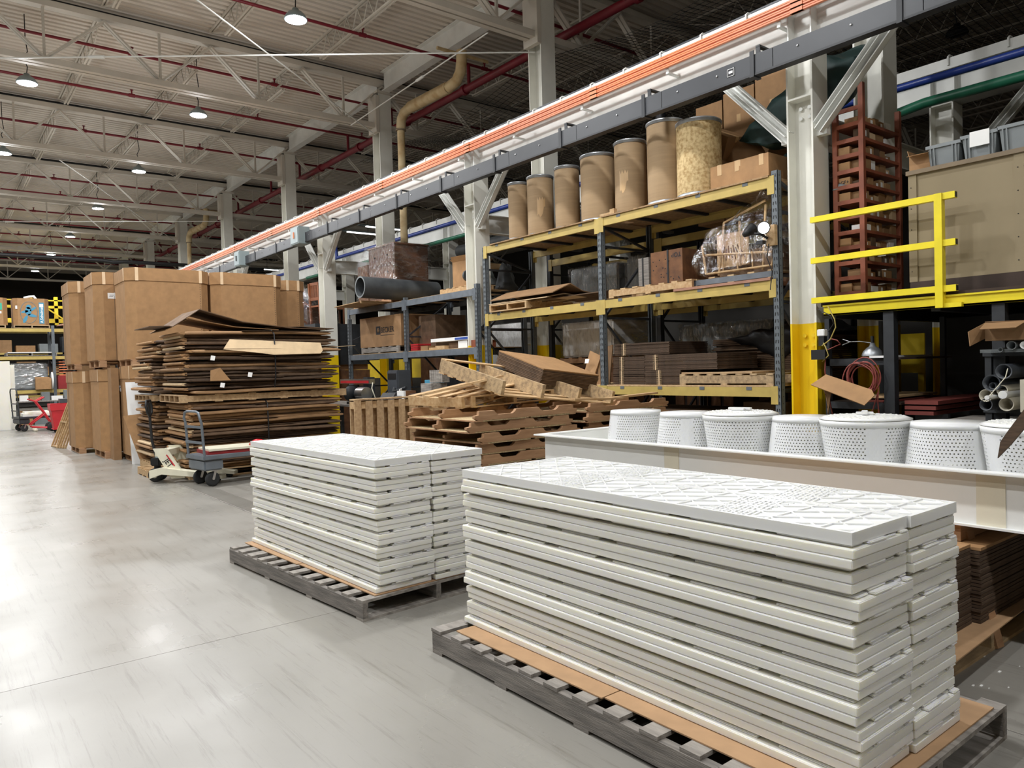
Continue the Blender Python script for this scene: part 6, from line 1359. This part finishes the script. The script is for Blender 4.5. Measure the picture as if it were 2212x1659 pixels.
board('maroon_carton','maroon carton on the lowest level right of the far rack post','box',3.95,4.8,33.0,33.8,1.216,.5,M['red_dark'])
for i in range(6): board('orange_tray','%s orange edged tray above the maroon carton'%['lowest','second','third','fourth','fifth','uppermost'][i],'tray',4.0,4.7,33.05,33.8,1.72+i*.1,.04,M['orange'],'orange trays on the far rack'); 
TB=thing('far_table','cluttered work table in front of the far rack','table',(3.3,31.3,0)); MB().box(2.4,4.6,30.9,31.8,.8,.84).build('table_top',M['wood_grey'],TB,world=True)
for x in (2.45,4.5):
    for y in (30.95,31.7): MB().box(x,x+.05,y,y+.05,0,.8).build('leg',M['rack_dark'],TB,world=True)
rn=random.Random(4); 
for i,(x,w_,h_,m_,l) in enumerate(((2.55,.25,.2,'paper','white paper stack on the far work table'),(2.85,.3,.12,'card','low open carton on the far work table'),(3.2,.25,.3,'pvc_grey','grey machine on the far work table'),(3.5,.35,.15,'paper','white tubs on the far work table'),(3.9,.3,.35,'tote','grey bin at the right of the far table'))): origin(tag(MB().box(x,x+w_,31.1,31.4,.841,.841+h_).build('table_item',M[m_]),l,'container'))
for i,(x,h_,m_,l) in enumerate(((2.5,.5,'card','brown carton under the far work table'),(2.95,.35,'pvc_grey','grey case under the far work table'))): origin(tag(MB().box(x,x+.4,31.0,31.5,0,h_).build('floor_box',M[m_]),l,'box'))
# white standing sheets
for i,(x0,x1,y,z,l) in enumerate(((-.6,2.12,28.7,2.2,'big white plastic sheet standing at the left picture edge'),(-.6,2.26,28.95,2.08,'second white plastic sheet standing behind the first'))):
    o=thing('standing_sheet',l,'sheet',((x0+x1)/2,y,0)); MB().box(x0,x1,y,y+.05,0,z).build('sheet_body',M['plastic'],o,world=True)
    MB().bar((x0+.3,y+.06,1.6),(x0+.3,y+.2+.0,0),.05,.05).build('rear_prop',M['wood'],o,world=True)
# red hand truck
o=thing('hand_truck','red folding hand truck with black wheels beside the bin','hand truck',(2.72,27.0,0))
for dy in (-.22,.22):
    MB().tube([(.25,dy,.28),(.08,dy,.6),(-.12,dy,.92),(-.3,dy,1.0)],.022,8).build('side_rail',M['red'],o); MB().tube([(-.12,dy,.92),(.1,dy,1.05)],.022,8).build('handle',M['red'],o)
    MB().tube([(.12,dy,.55),(-.28,dy,.22),(-.25,dy,.15),(.2,dy,.1)],.022,8).build('lower_frame',M['red'],o)
    MB().lathe([(0,-.035),(.06,-.035),(.12,-.03),(.13,0),(.12,.03),(.06,.035),(0,.035)],(.27,dy*1.3,.13),20,'y').build('wheel',M['rubber'],o); MB().lathe([(0,-.025),(.055,-.025),(.055,.025),(0,.025)],(-.15,dy,.06),14,'y').build('caster',M['cream'],o)
for p,q in (((.25,-.22,.28),(.25,.22,.28)),((-.12,-.22,.92),(-.12,.22,.92)),((.2,-.22,.1),(.2,.22,.1))): MB().tube([p,q],.018,8).build('crossbar',M['red'],o)
o=thing('red_bin','tall red plastic tub on casters beside the cartons','bin',(3.2,25.9,0))
MB().prism([(-.3,-.28),(.3,-.28),(.3,.28),(-.3,.28)],.1,.11).build('bin_floor',M['red'],o)
vs=[]; 
for z,s in ((.1,.27),(.66,.34),(.66,.36),(.86,.375),(.86,.34),(.12,.25)): vs+=[(-s,-s*.9,z),(s,-s*.9,z),(s,s*.9,z),(-s,s*.9,z)]
MB().add(vs,[(i*4+j,i*4+(j+1)%4,i*4+4+(j+1)%4,i*4+4+j) for i in range(5) for j in range(4)]).build('bin_body',M['red'],o,bevel=.01)
MB().box(-.38,.38,-.345,.345,.84,.87).build('rim',M['red'],o) if 0 else None
for a in (-.2,.2):
    for b in (-.18,.18): MB().lathe([(0,-.02),(.05,-.02),(.05,.02),(0,.02)],(a,b,.05),12,'y').build('caster',M['rubber'],o)
origin(tag(MB().box(3.1,3.42,25.7,26.05,.872,1.0).build('grey_tub',M['pvc_dark']),'dark grey tub resting on the red bin','tub'))
# leaning wooden frames
for i in range(4):
    o=thing('timber_trellis','%s wooden frame leaning against the leftmost tall carton'%['outermost','second','third','innermost'][i],'frame',(2.3+.0*i,20.6-.1*i,0))
    a=Vector((-.02+.04*i,0,0)); b=Vector((.34+.02*i,-.55,1.18)); e=Vector((.1,-.5,0)) if 0 else Vector((.04,-.62,0))
    for s in (0,1): MB().bar(a+e*s,a+(b-a)*1+e*s*0+Vector((0,0,0)) if s==0 else a+e+ (b-a),.035,.035,(1,0,0)).build('stile',M['wood'],o)
    for t in (.02,.5,.98): MB().bar(a+(b-a)*t,a+(b-a)*t+e,.035,.03).build('crosspiece',M['wood'],o)
# yellow far mezzanine and cranes against the far wall
FM=thing('far_yellow_gantry','yellow crane bridge and walkway near the far wall','crane',(3,43,4.5))
for z,h_ in ((4.3,.2),(5.0,.12),(5.35,.05)): MB().box(-12,7,42,42.25,z,z+h_).build('girder',M['yellow_post'],FM,world=True)
for x in (-9,-3,2.0,5.0): MB().box(x,x+.15,42.0,42.2,4.2,5.55).build('upright',M['yellow_post'],FM,world=True)
for a,b in ((4.0,5.6),(1.2,2.8),(-2,-.4)): MB().bar((a,41.95,5.5),(b,41.95,4.3),.06,.06).build('diagonal',M['yellow_post'],FM,world=True)
for x in (-11,6.9): MB().box(x-.2,x+.2,41.9,42.3,0,4.25).build('leg',M['yellow_post'],FM,world=True)
for j,(x,y) in enumerate(((.5,50),(4.5,50),(8.5,50),(-4,50))):
    o=thing('far_storage_rack','dim far storage rack of goods before the far wall '+['left of centre','behind the figure carton','behind the tall cartons','at the extreme left'][j],'rack',(x,y,0))
    for xx in (-1.8,1.7): MB().box(xx,xx+.1,-.5,.5,0,4.0).build('post',M['rack_dark'],o)
    for z in (.6,1.8,3.0): MB().box(-1.8,1.8,-.5,.5,z,z+.1).build('shelf_board',M['rack_yellow'],o); 
    for k,z in enumerate((.7,1.9,3.1)):
        for q in range(3): MB().box(-1.6+q*1.1,-.7+q*1.1,-.4,.4,z,z+.4+.1*((q+k+j)%4)).build('goods',M[('card','tote','card_dark','card2')[(q+k+j)%4]],o)
# floor marks and debris
rn=random.Random(77); 
mb=MB()
for i in range(26): x,y=rn.uniform(3.5,4.4),rn.uniform(.9,1.6); s=rn.uniform(.004,.012); mb.box(x,x+s*2,y,y+s,0.0,.003)
o=tag(origin(mb.build('floor_debris',M['paper'])),'small white scraps scattered on the floor beside the right pallet','debris',kind='stuff')
dr=thing('trench_drain','narrow grated floor channel in front of the grey cart','drain',(3.0,10.2,0),kind='structure')
mb=MB(); mb.box(2.86,3.16,8.3,11.9,.0005,.003); mb.build('frame',M['wood_grey_y'],dr,world=True)
for k in range(120): 
    y=8.32+k*.03
    if k==0: b0=MB().box(-.13,.13,0,.016,0,.003).build('grate_bar',M['concrete'],dr); b=b0
    else: b=b0.copy(); COL.objects.link(b); b.parent=dr
    b.location=(.01,y-10.2,.003)
